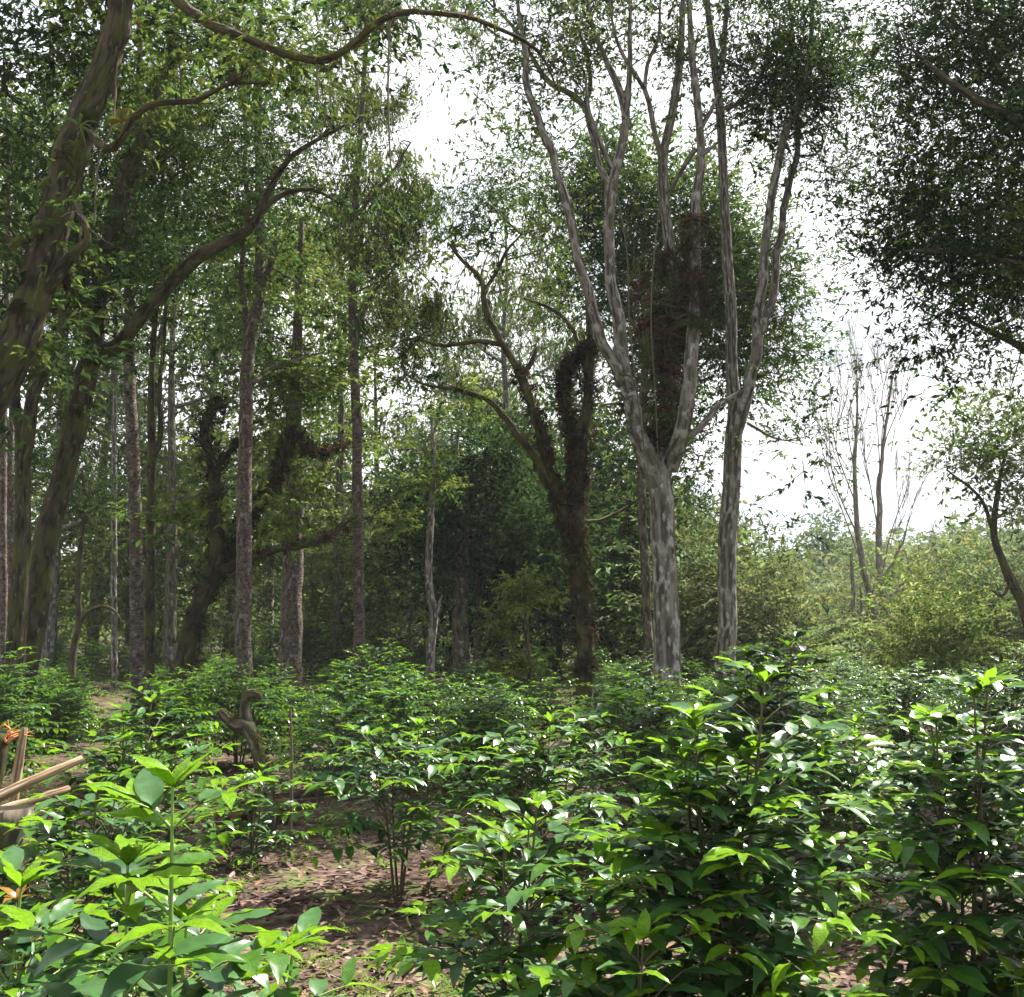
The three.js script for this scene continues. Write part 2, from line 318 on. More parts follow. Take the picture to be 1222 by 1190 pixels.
// ellipsoids in world metres: {c, r:[rx, ry, rz], lai}; anchors: points on the limbs
function crown(group, base, ells, anchors, o) {
  const kind = o.leaf ?? 'broad', scale = o.scale ?? 1, geos = CLUMPS[kind][(o.clump ?? 0.36) / scale < 0.42 ? 0 : 1], lists = geos.map(() => [[], []]), twigs = [], nodes = anchors.map((p) => ({ p, r: 0.045 * (o.twig ?? 1), lim: true }));
  for (const e of ells) {
    const area = Math.PI * e.r[0] * e.r[1], n = Math.max(6, Math.round((e.lai ?? 2) * 1.4 * area / (LEAFAREA[kind] * scale * scale))), per = PER, nc = Math.max(2, Math.round(n / per)), lump = 0.75 / (o.scale ?? 1);
    const cs = [];
    for (let i = 0; i < nc; i++) { let c, tries = 0; do { const d = rdir().multiplyScalar(Math.pow(rnd(), 0.42)); c = V(e.c.x + d.x * e.r[0], e.c.y + d.y * e.r[1], e.c.z + d.z * e.r[2]); } while (tries++ < 6 && fbm((c.x + c.z * 0.6) * lump, c.y * lump * 1.5 + c.z * lump * 0.4, 131, 2) < 0.51); cs.push(c); }
    cs.sort((a, b) => near(a).d - near(b).d);
    for (const c of cs) {
      const { node, d } = near(c);
      if (d < (o.reach ?? 6) && twigs.length < (o.maxTwigs ?? 500)) {
        const r0 = Math.min(node.r * 0.85, 0.008 + 0.012 * d), r1 = Math.max(0.006, r0 * 0.45), mid = node.p.clone().lerp(c, 0.5).add(V(gauss() * 0.1 * d, 0.1 * d * R(-0.4, 1), gauss() * 0.1 * d));
        twigs.push(twig([node.p, mid, c], r0, r1, 4, d > 1.2 ? 5 : 3)); nodes.push({ p: c, r: r1 }, { p: mid, r: (r0 + r1) / 2 });
      }
      const g = Math.floor(R(geos.length)), sc = scale * R(0.84, 1.34), q = new THREE.Quaternion().setFromEuler(new THREE.Euler(gauss() * 0.3, R(6.283), gauss() * 0.3));
      lists[g][0].push(new THREE.Matrix4().compose(c.clone().sub(base), q, V(sc, sc * R(0.85, 1.1), sc))); lists[g][1].push(tint(rnd() < (o.mix ?? 0) ? o.tint2 : o.tint ?? 'mid'));
    }
  }
  function near(c) { let best = null, bd = 1e9; for (const n of nodes) { const d = n.p.distanceTo(c) + (n.lim ? 0 : 0.15); if (d < bd) { bd = d; best = n; } } return { node: best, d: bd }; }
  const most = lists.reduce((m, l) => l[0].length > m[0].length ? l : m, lists[0]);
  for (const l of lists) if (l !== most && l[0].length < 10) { most[0].push(...l[0].splice(0)); most[1].push(...l[1].splice(0)); }
  const first = lists.map((l, i) => [l, i]).filter(([l]) => l[0].length);
  for (const [l, i] of first) instanced(group, 'crown', geos[i], M.leaf, l[0], l[1], 'stuff');
  if (twigs.length) { const g = mergeGeometries(twigs); g.translate(-base.x, -base.y, -base.z); part(group, 'branchwork', g, o.twigMat ?? M.twig, 'stuff'); }
}
// epiphytes along a path
function epiphytes(group, base, curvePts, radius, n, { cols, geos = TUFTS, name = 'epiphyte', s = [0.6, 1.3], spread = 1 }) {
  const c = new THREE.CatmullRomCurve3(curvePts, false, 'centripetal'), lists = geos.map(() => [[], []]);
  for (let i = 0; i < n; i++) {
    const t = R(1), p = c.getPoint(t), tan = c.getTangent(t), d = rdir(); d.addScaledVector(tan, -d.dot(tan)).normalize();
    if (d.y < -0.3) d.y *= 0.3;
    p.addScaledVector(d, radius * spread * R(0.5, 1.1)); const g = Math.floor(R(geos.length)), up = d.clone().add(V(0, 0.5, 0)).normalize();
    const q = new THREE.Quaternion().setFromUnitVectors(UPV, up), k = R(s[0], s[1]); lists[g][0].push(new THREE.Matrix4().compose(p.sub(base), q, V(k, k, k)));
    const col = cols[Math.floor(R(cols.length))], w = R(0.7, 1.3); lists[g][1].push(new THREE.Color().setRGB(col[0] * w, col[1] * w, col[2] * w));
  }
  lists.forEach((l, i) => l[0].length && instanced(group, name, geos[i], M.strap, l[0], l[1], 'stuff'));
}
const EPI_BROWN = [[0.045, 0.027, 0.018], [0.032, 0.025, 0.016], [0.065, 0.042, 0.024], [0.03, 0.042, 0.014]];
const EPI_GREEN = [[0.05, 0.08, 0.02], [0.09, 0.13, 0.03], [0.05, 0.04, 0.02], [0.12, 0.12, 0.03]];

// ---------------------------------------------------------------- trees traced by pixel, each at its own distance
let treeSeed = 1;
function tree(spec) {
  const d0 = spec.d, px = (p) => at(p[0], p[1], d0 + (p[2] ?? 0));
  const paths = spec.paths.map((q) => ({ pts: q.p.map(px), w: q.w.map((w, i) => w * (d0 + (q.p[Math.min(i, q.p.length - 1)][2] ?? 0)) / F / 2), bark: q.bark, epi: q.epi, src: q }));
  const tr = paths[0], p0 = tr.pts[0], p1 = tr.pts[1];
  // carry the trunk down to the ground
  const dir = p0.clone().sub(p1).normalize(); dir.x *= 0.7; dir.z *= 0.5; if (dir.y > -0.5) dir.y = -0.5;
  const g0 = ground(p0.x, p0.z) - 0.12, k = (p0.y - g0) / -dir.y;
  if (k > 0.1) { const mid = p0.clone().addScaledVector(dir, k * 0.5), foot = p0.clone().addScaledVector(dir, k); mid.x = lerp(mid.x, p0.x + (foot.x - p0.x) * 0.6, 0.5); tr.pts.unshift(foot, mid); tr.w.unshift(tr.w[0] * 1.12, tr.w[0] * 1.04); }
  const foot = tr.pts[0], base = V(foot.x, ground(foot.x, foot.z), foot.z), g = thing(spec.name, spec.label, spec.category ?? 'tree', base, spec.group);
  const anchors = [];
  paths.forEach((q, i) => {
    const geo = tube(q.pts, q.w, { radial: q.w[0] > 0.1 ? 14 : 8, seed: treeSeed++, step: q.w[0] > 0.1 ? 0.22 : 0.14, rough: spec.rough ?? 0.16, flare: i ? 0 : 0.45, kink: i ? (q.w[0] > 0.07 ? 0.35 : 0.8) : spec.kink ?? 0.12 });
    geo.translate(-base.x, -base.y, -base.z);
    part(g, i ? 'limb' : 'trunk', geo, BARK[q.bark ?? spec.bark]);
    const c = new THREE.CatmullRomCurve3(q.pts, false, 'centripetal'), n = Math.ceil(c.getLength() / 0.5);
    for (let j = 0; j <= n; j++) { const t = j / n; if (i || t > (spec.bareTo ?? 0.35)) anchors.push(c.getPoint(t)); }
    if (q.src.epi) epiphytes(g, base, q.pts.slice(i ? 0 : 2, q.src.epiTo), Math.max(...q.w) * 1.1, q.src.epi, { cols: q.src.epiCols ?? spec.epiCols ?? EPI_BROWN, s: q.src.epiS ?? [0.5, 1.2] });
    if (q.src.fern) epiphytes(g, base, q.pts.slice(i ? 0 : 2), Math.max(...q.w), q.src.fern, { cols: EPI_GREEN, geos: [FERN], name: 'fern', s: [0.5, 1] });
  });
  if (spec.crown) {
    const tw = [];
    for (const q of paths.slice(1)) {
      const c = new THREE.CatmullRomCurve3(q.pts, false, 'centripetal'), n = Math.round(c.getLength() * 2.2);
      for (let j = 0; j < n; j++) { const t = R(0.2, 1), p = c.getPoint(t), dir = rdir().add(V(0, 0.4, 0)).addScaledVector(c.getTangent(t), 0.5).normalize(), L = R(0.15, 0.8), k = p.clone().addScaledVector(dir, L * 0.5).add(V(gauss() * 0.1 * L, gauss() * 0.1 * L, 0)), e = k.clone().addScaledVector(dir.add(V(gauss() * 0.5, gauss() * 0.5, gauss() * 0.5)).normalize(), L * 0.5); tw.push(twig([p, k, e], R(0.006, 0.014), 0.003, 4, 4)); }
    }
    if (tw.length) { const m = mergeGeometries(tw); m.translate(-base.x, -base.y, -base.z); part(g, 'side_twigs', m, M.twig, 'stuff'); }
  }
  if (spec.crown) crown(g, base, spec.crown.map(([x, y, rx, ry, dz = 0, lai]) => { const d = d0 + dz, c = at(x, y, d), ax = rx * d / F, ay = ry * d / F; return { c, r: [ax, ay, Math.min(ax, ay) * 0.5 + Math.max(ax, ay) * 0.5], lai: lai ?? spec.lai ?? 2 }; }), anchors, spec);
  for (const v of spec.vines ?? []) {                                  // hanging lianas
    const pts = v.map(px), m = twig(pts, 0.012, 0.009, 5, 24); m.translate(-base.x, -base.y, -base.z); part(g, 'vine', m, M.vine);
  }
  return g;
}

// ================================================================= THE SETTING
{
  // one ground sheet, finer near the camera
  const N = 220, pos = [], idx = [], uv = [], xs = [];
  for (let i = 0; i <= N; i++) { const s = i / N * 2 - 1; xs.push(Math.sign(s) * (Math.abs(s) * 14 + Math.pow(Math.abs(s), 4) * 420)); }
  for (let j = 0; j <= N; j++) for (let i = 0; i <= N; i++) {
    const x = xs[i], z = xs[j] - 6; pos.push(x, ground(x, z), z); uv.push(x, z);
    if (i < N && j < N) { const o = j * (N + 1) + i; idx.push(o, o + N + 1, o + 1, o + 1, o + N + 1, o + N + 2); }
  }
  const geo = buffer(pos, idx, uv);
  const map = tex(512, 512, (u, v) => {
    const a = fbm(u * 6, v * 6, 901, 5, 6, 6), b = fbm(u * 40, v * 40, 905, 3, 40, 40), c = fbm(u * 9, v * 9, 909, 4, 9, 9);
    let q = mixc([0.035, 0.022, 0.017], [0.105, 0.066, 0.05], smooth(0.3, 0.7, b * 0.6 + a * 0.4));
    q = mixc(q, [0.18, 0.13, 0.09], smooth(0.6, 0.75, b) * 0.6); q = mixc(q, [0.07, 0.1, 0.025], smooth(0.56, 0.7, c) * 0.7);
    return E(q);
  });
  map.repeat.set(0.4, 0.4);
  const bump = tex(256, 256, (u, v) => { const b = fbm(u * 24, v * 24, 905, 4, 24, 24); return [b, b, b]; }, false); bump.repeat.set(1.2, 1.2);
  const m = new THREE.Mesh(geo, new THREE.MeshPhysicalMaterial({ name: 'forest_soil', map, bumpMap: bump, bumpScale: 0.03, roughness: 1, specularIntensity: 0.3 }));
  m.name = 'ground'; m.receiveShadow = true; m.userData = { kind: 'structure', label: 'brown forest floor of soil and old leaf litter', category: 'ground' };
  scene.add(m);
}
// ================================================================= TREES
rnd = mulberry(21);
// near leaning tree, left edge
tree({
  name: 'leaning_tree', label: 'thick leaning mossy tree whose yellow-mossed limb arches out over the clearing', d: 11, bark: 'mossy', rough: 0.3, leaf: 'broad', tint: 'mid', tint2: 'dark', mix: 0.45, lai: 1.5, bareTo: 0.6, epiCols: EPI_GREEN,
  paths: [
    { p: [[-150, 760], [-90, 610], [-28, 490], [18, 408], [52, 310], [74, 225], [103, 135], [132, 60], [150, -25, 0], [170, -190, 0.5], [185, -420, 1]], w: [58, 56, 54, 50, 44, 42, 37, 33, 27, 18, 8], fern: 22, epi: 70 },
    { p: [[148, -20], [200, -8, -0.4], [250, 28, -0.8], [300, 48, -1], [350, 67, -1], [390, 72, -1], [430, 45, -1], [455, 25, -1], [510, 17, -0.8], [570, 24, -0.5], [640, 60, -0.2], [668, 112, 0]], w: [13, 13, 12, 11, 10, 10, 9, 8, 7, 6, 4, 2], bark: 'mossy', epi: 150, epiS: [0.1, 0.45], epiCols: [[0.2, 0.2, 0.03], [0.12, 0.13, 0.02], [0.16, 0.12, 0.03], [0.1, 0.05, 0.03]] },
    { p: [[102, 150], [130, 178, -0.4], [158, 140, -0.6], [181, 125, -0.7], [234, 121, -0.8], [272, 102, -1], [321, 98, -1.2]], w: [12, 11, 10, 8, 7, 5, 3], bark: 'mossy', fern: 2 },
    { p: [[78, 230], [105, 285, -0.3], [90, 302, -0.2], [57, 345, 0]], w: [8, 9, 12, 16], bark: 'mossy' },
    { p: [[60, 300], [20, 285, 0.4], [-30, 290, 0.8]], w: [14, 9, 5] },
  ],
  crown: [[40, 90, 130, 110, 1], [190, 30, 130, 80, 1], [310, 30, 130, 70, 0, 1.2], [430, 60, 80, 60, 0, 0.9], [60, 240, 90, 70, 0, 0.8], [30, 400, 60, 50, 0.4, 1.2], [200, -180, 330, 130, 1, 0.5]],
  vines: [[[140, 80, -0.3], [133, 150, -0.4], [118, 190, -0.4], [112, 270, -0.3]], [[465, 25, -1], [463, 110, -1], [466, 200, -1]], [[378, 70, -1], [379, 120, -1]], [[96, 240, -0.2], [95, 310, -0.2]]],
});
tree({
  name: 'leaning_tree', label: 'dark leaning tree sending a long crooked limb across the straight trunks beside it', d: 15, bark: 'mossy', rough: 0.2, leaf: 'fine', tint: 'mid', tint2: 'dark', mix: 0.5, lai: 1.25, bareTo: 0.5,
  paths: [
    { p: [[20, 835], [40, 740], [58, 640], [78, 555], [96, 470], [108, 420], [113, 370], [130, 290], [152, 210], [171, 160], [196, 90], [215, 0], [240, -140]], w: [33, 29, 28, 28, 28, 26, 22, 19, 18, 16, 13, 10, 6], epi: 12, epiCols: EPI_GREEN },
    { p: [[108, 432], [150, 402, -0.4], [190, 355, -0.6], [228, 316, -0.7], [262, 292, -0.8], [298, 272, -0.8], [316, 235, -0.8], [345, 190, -0.9], [378, 168, -1], [412, 150, -1.1]], w: [18, 17, 16, 17, 15, 12, 9, 7, 5, 3], epi: 24 },
    { p: [[300, 270, -0.8], [330, 236, -0.6], [372, 226, -0.5], [410, 246, -0.4]], w: [9, 7, 5, 3] },
    { p: [[152, 212], [180, 205, 0.3], [205, 185, 0.5]], w: [7, 5, 3] },
  ],
  crown: [[130, 300, 120, 80, -0.3], [200, 200, 110, 80, 0.5], [90, 380, 90, 50, 0, 1], [300, 170, 100, 70, 0, 0.9], [360, 210, 80, 60, -0.5, 0.8], [220, 80, 120, 80, 1], [230, -90, 200, 100, 1, 0.5]],
});
tree({
  name: 'forked_tree', label: 'dark mossy trunk forking low, close beside the thick leaning trunk', d: 14, bark: 'mossy', rough: 0.2, leaf: 'broad', tint: 'dark', tint2: 'mid', mix: 0.4, lai: 1.3, bareTo: 0.6,
  paths: [
    { p: [[14, 850], [20, 750], [26, 650], [27, 560], [34, 510], [42, 465], [62, 425], [73, 395], [70, 330], [50, 230]], w: [24, 22, 20, 19, 16, 14, 12, 10, 8, 5] },
    { p: [[28, 540], [18, 480, 0.2], [20, 420, 0.3], [0, 360, 0.3]], w: [14, 11, 9, 6] },
  ],
  crown: [[20, 330, 80, 70, 0.5], [-20, 470, 40, 40, 0, 1], [60, 200, 90, 80, 1]],
});
for (const [x, w, top, lab, dd] of [[4, 9, 430, 'slim pale trunk standing just behind the dark forked trunk', 22], [13, 8, 470, 'thin brown trunk between the dark forked trunk and a slim pale trunk', 25]])
  tree({ name: 'straight_tree', label: lab, d: dd, bark: 'ringed', leaf: 'broad', tint: 'mid', lai: 1.2, bareTo: 0.7, group: 'slim trunks behind the forked tree', paths: [{ p: [[x - 1, 820], [x, 700], [x - 1, 560], [x + 2, top], [x + 6, top - 200], [x, top - 360]], w: [w + 1, w, w, w - 1, w - 3, 3] }], crown: [[x + 5, top - 230, 90, 110, 0]] });
tree({
  name: 'straight_tree', label: 'tall straight brown trunk with ringed bark beside a thinner black forked trunk', d: 19, bark: 'ringed', rough: 0.07, leaf: 'fine', tint: 'mid', tint2: 'light', mix: 0.2, lai: 1.3, bareTo: 0.6,
  paths: [{ p: [[165, 835], [163, 740], [162, 620], [158, 540], [155, 460], [154, 370], [158, 260], [165, 120], [170, -60]], w: [17, 16, 15, 15, 14, 12, 11, 8, 4] }],
  crown: [[170, 130, 110, 130, 0.5], [150, 300, 90, 70, 0], [180, -60, 150, 90, 0, 0.6]],
});
tree({
  name: 'forked_tree', label: 'slender blackish trunk splitting into two upright stems, a vine hanging beside it', d: 20, bark: 'mossy', rough: 0.12, leaf: 'broad', tint: 'dark', tint2: 'mid', mix: 0.5, lai: 1.2, bareTo: 0.7,
  paths: [{ p: [[178, 822], [179, 720], [179, 620], [181, 560], [180, 480], [184, 390], [190, 280], [198, 140]], w: [13, 12, 11, 10, 8, 7, 6, 3] }, { p: [[180, 552], [189, 530], [190, 470], [197, 390], [205, 300], [222, 180]], w: [7, 7, 6, 5, 4, 2] }],
  crown: [[200, 220, 80, 110, 0], [215, 340, 60, 50, 0, 0.9]],
  vines: [[[194, 400, -0.2], [193, 470, -0.2], [197, 530, -0.3], [194, 600, -0.2], [198, 640, -0.2]]],
});
tree({
  name: 'straight_tree', label: 'thin pale grey trunk standing alone in the gap between darker trunks', d: 28, bark: 'pale', rough: 0.07, leaf: 'fine', tint: 'grey', lai: 1.1, bareTo: 0.75,
  paths: [{ p: [[137, 838], [136, 720], [136, 600], [137, 500], [139, 400], [140, 250]], w: [9, 8, 7, 6, 5, 2] }], crown: [[140, 380, 60, 70, 0], [140, 470, 35, 40, 0, 0.8]],
});
tree({
  name: 'crooked_tree', label: 'thin crooked dark tree forking near its foot, one arm bending over', d: 26, bark: 'mossy', leaf: 'fine', tint: 'dark', tint2: 'mid', mix: 0.4, lai: 1.2, bareTo: 0.55,
  paths: [{ p: [[86, 812], [88, 775], [93, 745], [94, 690], [97, 640], [102, 600], [98, 560]], w: [9, 8, 7, 7, 6, 5, 3] }, { p: [[93, 752], [104, 732], [118, 724], [136, 727], [146, 742]], w: [5, 5, 4, 3, 2] }, { p: [[100, 625], [90, 600], [75, 590]], w: [4, 3, 2] }],
  crown: [[98, 590, 50, 50, 0], [80, 540, 50, 40, 0]],
});
tree({
  name: 'straight_tree', label: 'tall straight trunk with rough dark bark in front of the twisted epiphyte-covered tree', d: 17, bark: 'ringed', rough: 0.07, leaf: 'fine', tint: 'mid', tint2: 'light', mix: 0.35, lai: 1.3, bareTo: 0.55,
  paths: [
    { p: [[291, 838], [291, 740], [291, 620], [293, 520], [294, 440], [300, 400], [309, 360], [310, 300], [309, 210], [308, 110], [312, -30], [318, -160]], w: [20, 19, 18, 17, 16, 16, 14, 12, 10, 9, 7, 4] },
    { p: [[298, 405], [289, 370], [288, 330], [294, 270], [293, 160], [292, 80]], w: [9, 8, 7, 6, 5, 3] },
    { p: [[308, 345], [325, 320, -0.2], [330, 285, -0.3]], w: [8, 8, 6] },
    { p: [[300, 460], [320, 440, 0.4], [352, 430, 0.8], [385, 420, 1.2]], w: [6, 5, 4, 2] },
  ],
  crown: [[310, 150, 90, 100, 0.6], [330, 330, 80, 60, 0.3, 1], [270, 420, 50, 60, 1, 0.9], [350, 440, 60, 50, 1, 1], [320, -30, 160, 90, 0, 0.8], [250, 270, 60, 60, 1, 0.9]],
});
tree({
  name: 'twisted_tree', label: 'twisted dark tree with spreading arms furred with epiphytes', d: 18, bark: 'mossy', rough: 0.3, leaf: 'coarse', tint: 'light', tint2: 'mid', mix: 0.6, lai: 0.9, scale: 0.8, bareTo: 0.6, epiCols: EPI_BROWN,
  paths: [
    { p: [[220, 790], [230, 745], [243, 710], [256, 685], [258, 640], [254, 600], [256, 565], [248, 540], [243, 515], [252, 490], [268, 480]], w: [24, 22, 22, 20, 17, 16, 15, 13, 11, 8, 4], epi: 190 },
    { p: [[256, 690], [275, 660, 0.2], [284, 632, 0.3], [300, 612, 0.2], [318, 590, 0.1], [333, 560, 0], [341, 535, 0], [347, 515, 0], [365, 535, 0], [392, 540, 0], [418, 526, 0.2]], w: [15, 14, 13, 13, 13, 13, 12, 8, 5, 4, 3], epi: 220 },
    { p: [[262, 682], [300, 668, -0.3], [335, 656, -0.4], [375, 647, -0.4], [402, 636, -0.4], [420, 618, -0.3]], w: [12, 11, 9, 7, 5, 3], epi: 60 },
    { p: [[254, 575], [270, 545, 0.2], [285, 530, 0.3], [300, 520, 0.4]], w: [9, 8, 6, 3], epi: 24 },
  ],
  crown: [[350, 590, 36, 60, 0.2], [300, 640, 30, 40, 0.8, 0.7], [230, 610, 30, 60, 1, 0.7], [360, 500, 50, 40, 0.5, 0.8]],
});
tree({
  name: 'thick_tree', label: 'stout grey trunk vanishing into a bright leafy clump above the bushes', d: 22, bark: 'ringed', rough: 0.06, leaf: 'coarse', tint: 'mid', tint2: 'light', mix: 0.4, scale: 0.7, lai: 1.5, bareTo: 0.6,
  paths: [{ p: [[347, 832], [348, 740], [349, 660], [350, 600], [351, 520], [354, 420], [360, 260]], w: [27, 26, 25, 24, 20, 14, 5] }], crown: [[355, 560, 40, 60, -0.4], [380, 400, 70, 90, 0], [350, 290, 80, 80, 0]],
});
tree({
  name: 'straight_tree', label: 'slim straight trunk with notched ringed bark, pale hanging foliage around its top', d: 20, bark: 'ringed', rough: 0.1, leaf: 'willow', tint: 'olive', tint2: 'mid', mix: 0.55, lai: 1.25, hang: true, bareTo: 0.5,
  paths: [{ p: [[430, 805], [428, 720], [427, 620], [426, 520], [423, 430], [421, 350], [424, 250], [432, 130], [440, 0], [446, -120]], w: [14, 13, 13, 12, 11, 10, 8, 7, 5, 3] }, { p: [[423, 420], [440, 360, 0.4], [470, 320, 0.6], [500, 300, 0.7]], w: [6, 5, 3, 2] }, { p: [[424, 260], [455, 220, -0.4], [490, 170, -0.6]], w: [5, 4, 2] }],
  crown: [[440, 200, 80, 100, 0], [470, 290, 80, 80, 0, 1.5], [420, 120, 90, 90, 0.5], [500, 200, 60, 90, 0, 1.1], [520, 330, 40, 60, 0.5, 0.8], [450, 400, 60, 60, 0.5, 1], [450, -20, 130, 80, 0]],
});
tree({
  name: 'bent_tree', label: 'pale grey bent trunk with a kink half way up, a bright leafy crown above', d: 25, bark: 'pale', rough: 0.1, leaf: 'coarse', tint: 'light', tint2: 'mid', mix: 0.4, scale: 0.65, lai: 1.3, bareTo: 0.8,
  paths: [{ p: [[513, 822], [514, 770], [518, 735], [512, 700], [512, 650], [515, 605], [518, 560], [515, 500]], w: [11, 10, 11, 9, 9, 8, 6, 3] }, { p: [[518, 735], [524, 722], [528, 710]], w: [5, 4, 2] }],
  crown: [[510, 560, 55, 45, 0], [480, 600, 40, 40, 0.6, 0.9], [530, 500, 50, 40, 0.5]],
});
tree({
  name: 'shady_tree', label: 'broad dark tree with two trunks side by side under a dense low crown', d: 28, bark: 'brown', leaf: 'broad', tint: 'dark', lai: 3.4, scale: 1.7, clump: 0.7, bareTo: 0.4,
  paths: [{ p: [[552, 830], [551, 780], [550, 730], [552, 680], [560, 620], [570, 560]], w: [21, 19, 18, 16, 12, 5] }, { p: [[567, 830, 0.6], [569, 770, 0.6], [570, 710, 0.6], [572, 660, 0.6], [590, 600, 0.6]], w: [11, 10, 10, 8, 4] }],
  crown: [[590, 640, 90, 60, 0], [530, 610, 70, 40, 0.5], [650, 650, 50, 60, 0.5], [600, 740, 50, 60, 1, 1.6], [515, 730, 30, 60, 1.6, 1.6], [570, 570, 80, 45, 0], [480, 620, 50, 30, 1, 1.3]],
});
tree({
  name: 'young_tree', label: 'small young tree with fresh yellow-green leaves under the dark shady crown', d: 20, bark: 'brown', leaf: 'coarse', tint: 'olive', tint2: 'light', mix: 0.5, scale: 0.6, lai: 1.7, clump: 0.25, bareTo: 0.5,
  paths: [{ p: [[634, 835], [630, 780], [627, 720], [625, 680]], w: [7, 6, 5, 2] }], crown: [[625, 700, 24, 26, 0], [640, 735, 34, 26, 0], [610, 745, 28, 26, 0], [630, 785, 34, 26, 0, 1.2]],
});
tree({
  name: 'epiphyte_tree', label: 'dark tree whose raised arms bristle with brown strap-leaved epiphytes', d: 15, bark: 'mossy', rough: 0.25, leaf: 'fine', tint: 'dark', tint2: 'mid', mix: 0.3, lai: 0.9, bareTo: 0.8,
  paths: [
    { p: [[698, 815], [697, 745], [692, 690], [689, 640], [688, 600], [690, 560], [695, 520], [701, 480], [704, 440], [704, 405], [700, 350], [690, 300]], w: [20, 19, 19, 18, 18, 17, 14, 12, 10, 9, 6, 3], epi: 260, epiTo: 12 },
    { p: [[688, 660], [676, 625, -0.2], [664, 590, -0.3], [655, 560, -0.4], [645, 520, -0.5], [632, 480, -0.6], [618, 440, -0.6], [600, 410, -0.6], [587, 385, -0.6], [578, 360, -0.6], [575, 335, -0.6], [553, 312, -0.5], [535, 290, -0.4]], w: [15, 14, 14, 14, 13, 11, 10, 9, 8, 8, 7, 5, 3], epi: 150, epiTo: 7 },
    { p: [[655, 580, -0.4], [640, 550, -0.7], [622, 525, -0.9], [604, 500, -1], [580, 475, -1.1], [545, 464, -1.2], [512, 462, -1.2], [485, 448, -1.2]], w: [12, 11, 9, 8, 7, 6, 4, 2], epi: 22, epiCols: EPI_GREEN },
    { p: [[690, 575], [684, 540, 0.2], [678, 500, 0.2], [673, 460, 0.2], [676, 440, 0.2], [690, 425, 0.1], [712, 412, 0]], w: [13, 12, 11, 11, 11, 10, 8], epi: 240 },
    { p: [[606, 412, -0.6], [570, 408, -0.5], [530, 412, -0.4], [500, 404, -0.2], [478, 408, 0]], w: [7, 6, 5, 4, 2] },
    { p: [[622, 455, -0.6], [632, 436, -0.6], [640, 415, -0.5]], w: [6, 6, 5] },
    { p: [[578, 350, -0.6], [590, 328, -0.4], [604, 300, -0.3], [622, 280, -0.2]], w: [6, 5, 4, 2] },
    { p: [[702, 455], [690, 410, 0.5], [672, 380, 0.8], [640, 362, 1], [610, 352, 1.2]], w: [7, 6, 5, 4, 2] },
    { p: [[692, 620], [715, 622, 0.3], [740, 610, 0.4], [765, 592, 0.5]], w: [6, 5, 4, 2] },
  ],
  crown: [[560, 265, 46, 40, 0], [610, 290, 60, 36, 0, 1.1], [575, 240, 50, 40, 0.6], [640, 370, 50, 20, 0.8, 0.7], [500, 415, 36, 24, 0, 0.7], [620, 220, 60, 30, 0.5]],
});
tree({
  name: 'slender_tree', label: 'slender dark trunk right behind the great pale forked trunk, bushy crown above', d: 24, bark: 'brown', rough: 0.1, leaf: 'fine', scale: 1.5, tint: 'mid', tint2: 'dark', mix: 0.25, lai: 4.2, clump: 0.45, per: 18, bareTo: 0.5,
  paths: [{ p: [[776, 815], [772, 720], [768, 640], [765, 560], [768, 470], [775, 380], [790, 280]], w: [12, 11, 11, 10, 9, 8, 4] }, { p: [[770, 470], [800, 410], [850, 360], [890, 330]], w: [7, 6, 4, 2] }, { p: [[772, 420], [740, 350], [700, 290]], w: [6, 4, 2] }],
  crown: [[690, 240, 60, 56, 0], [780, 230, 80, 56, 0], [850, 250, 60, 60, 0], [700, 320, 70, 50, 0.5], [800, 330, 70, 60, 1], [885, 330, 46, 70, 0], [870, 420, 50, 60, 0], [930, 410, 32, 46, 0], [800, 440, 60, 50, 1.5], [820, 520, 40, 36, 1.5, 1.2], [640, 190, 50, 36, 0, 1.2]],
});
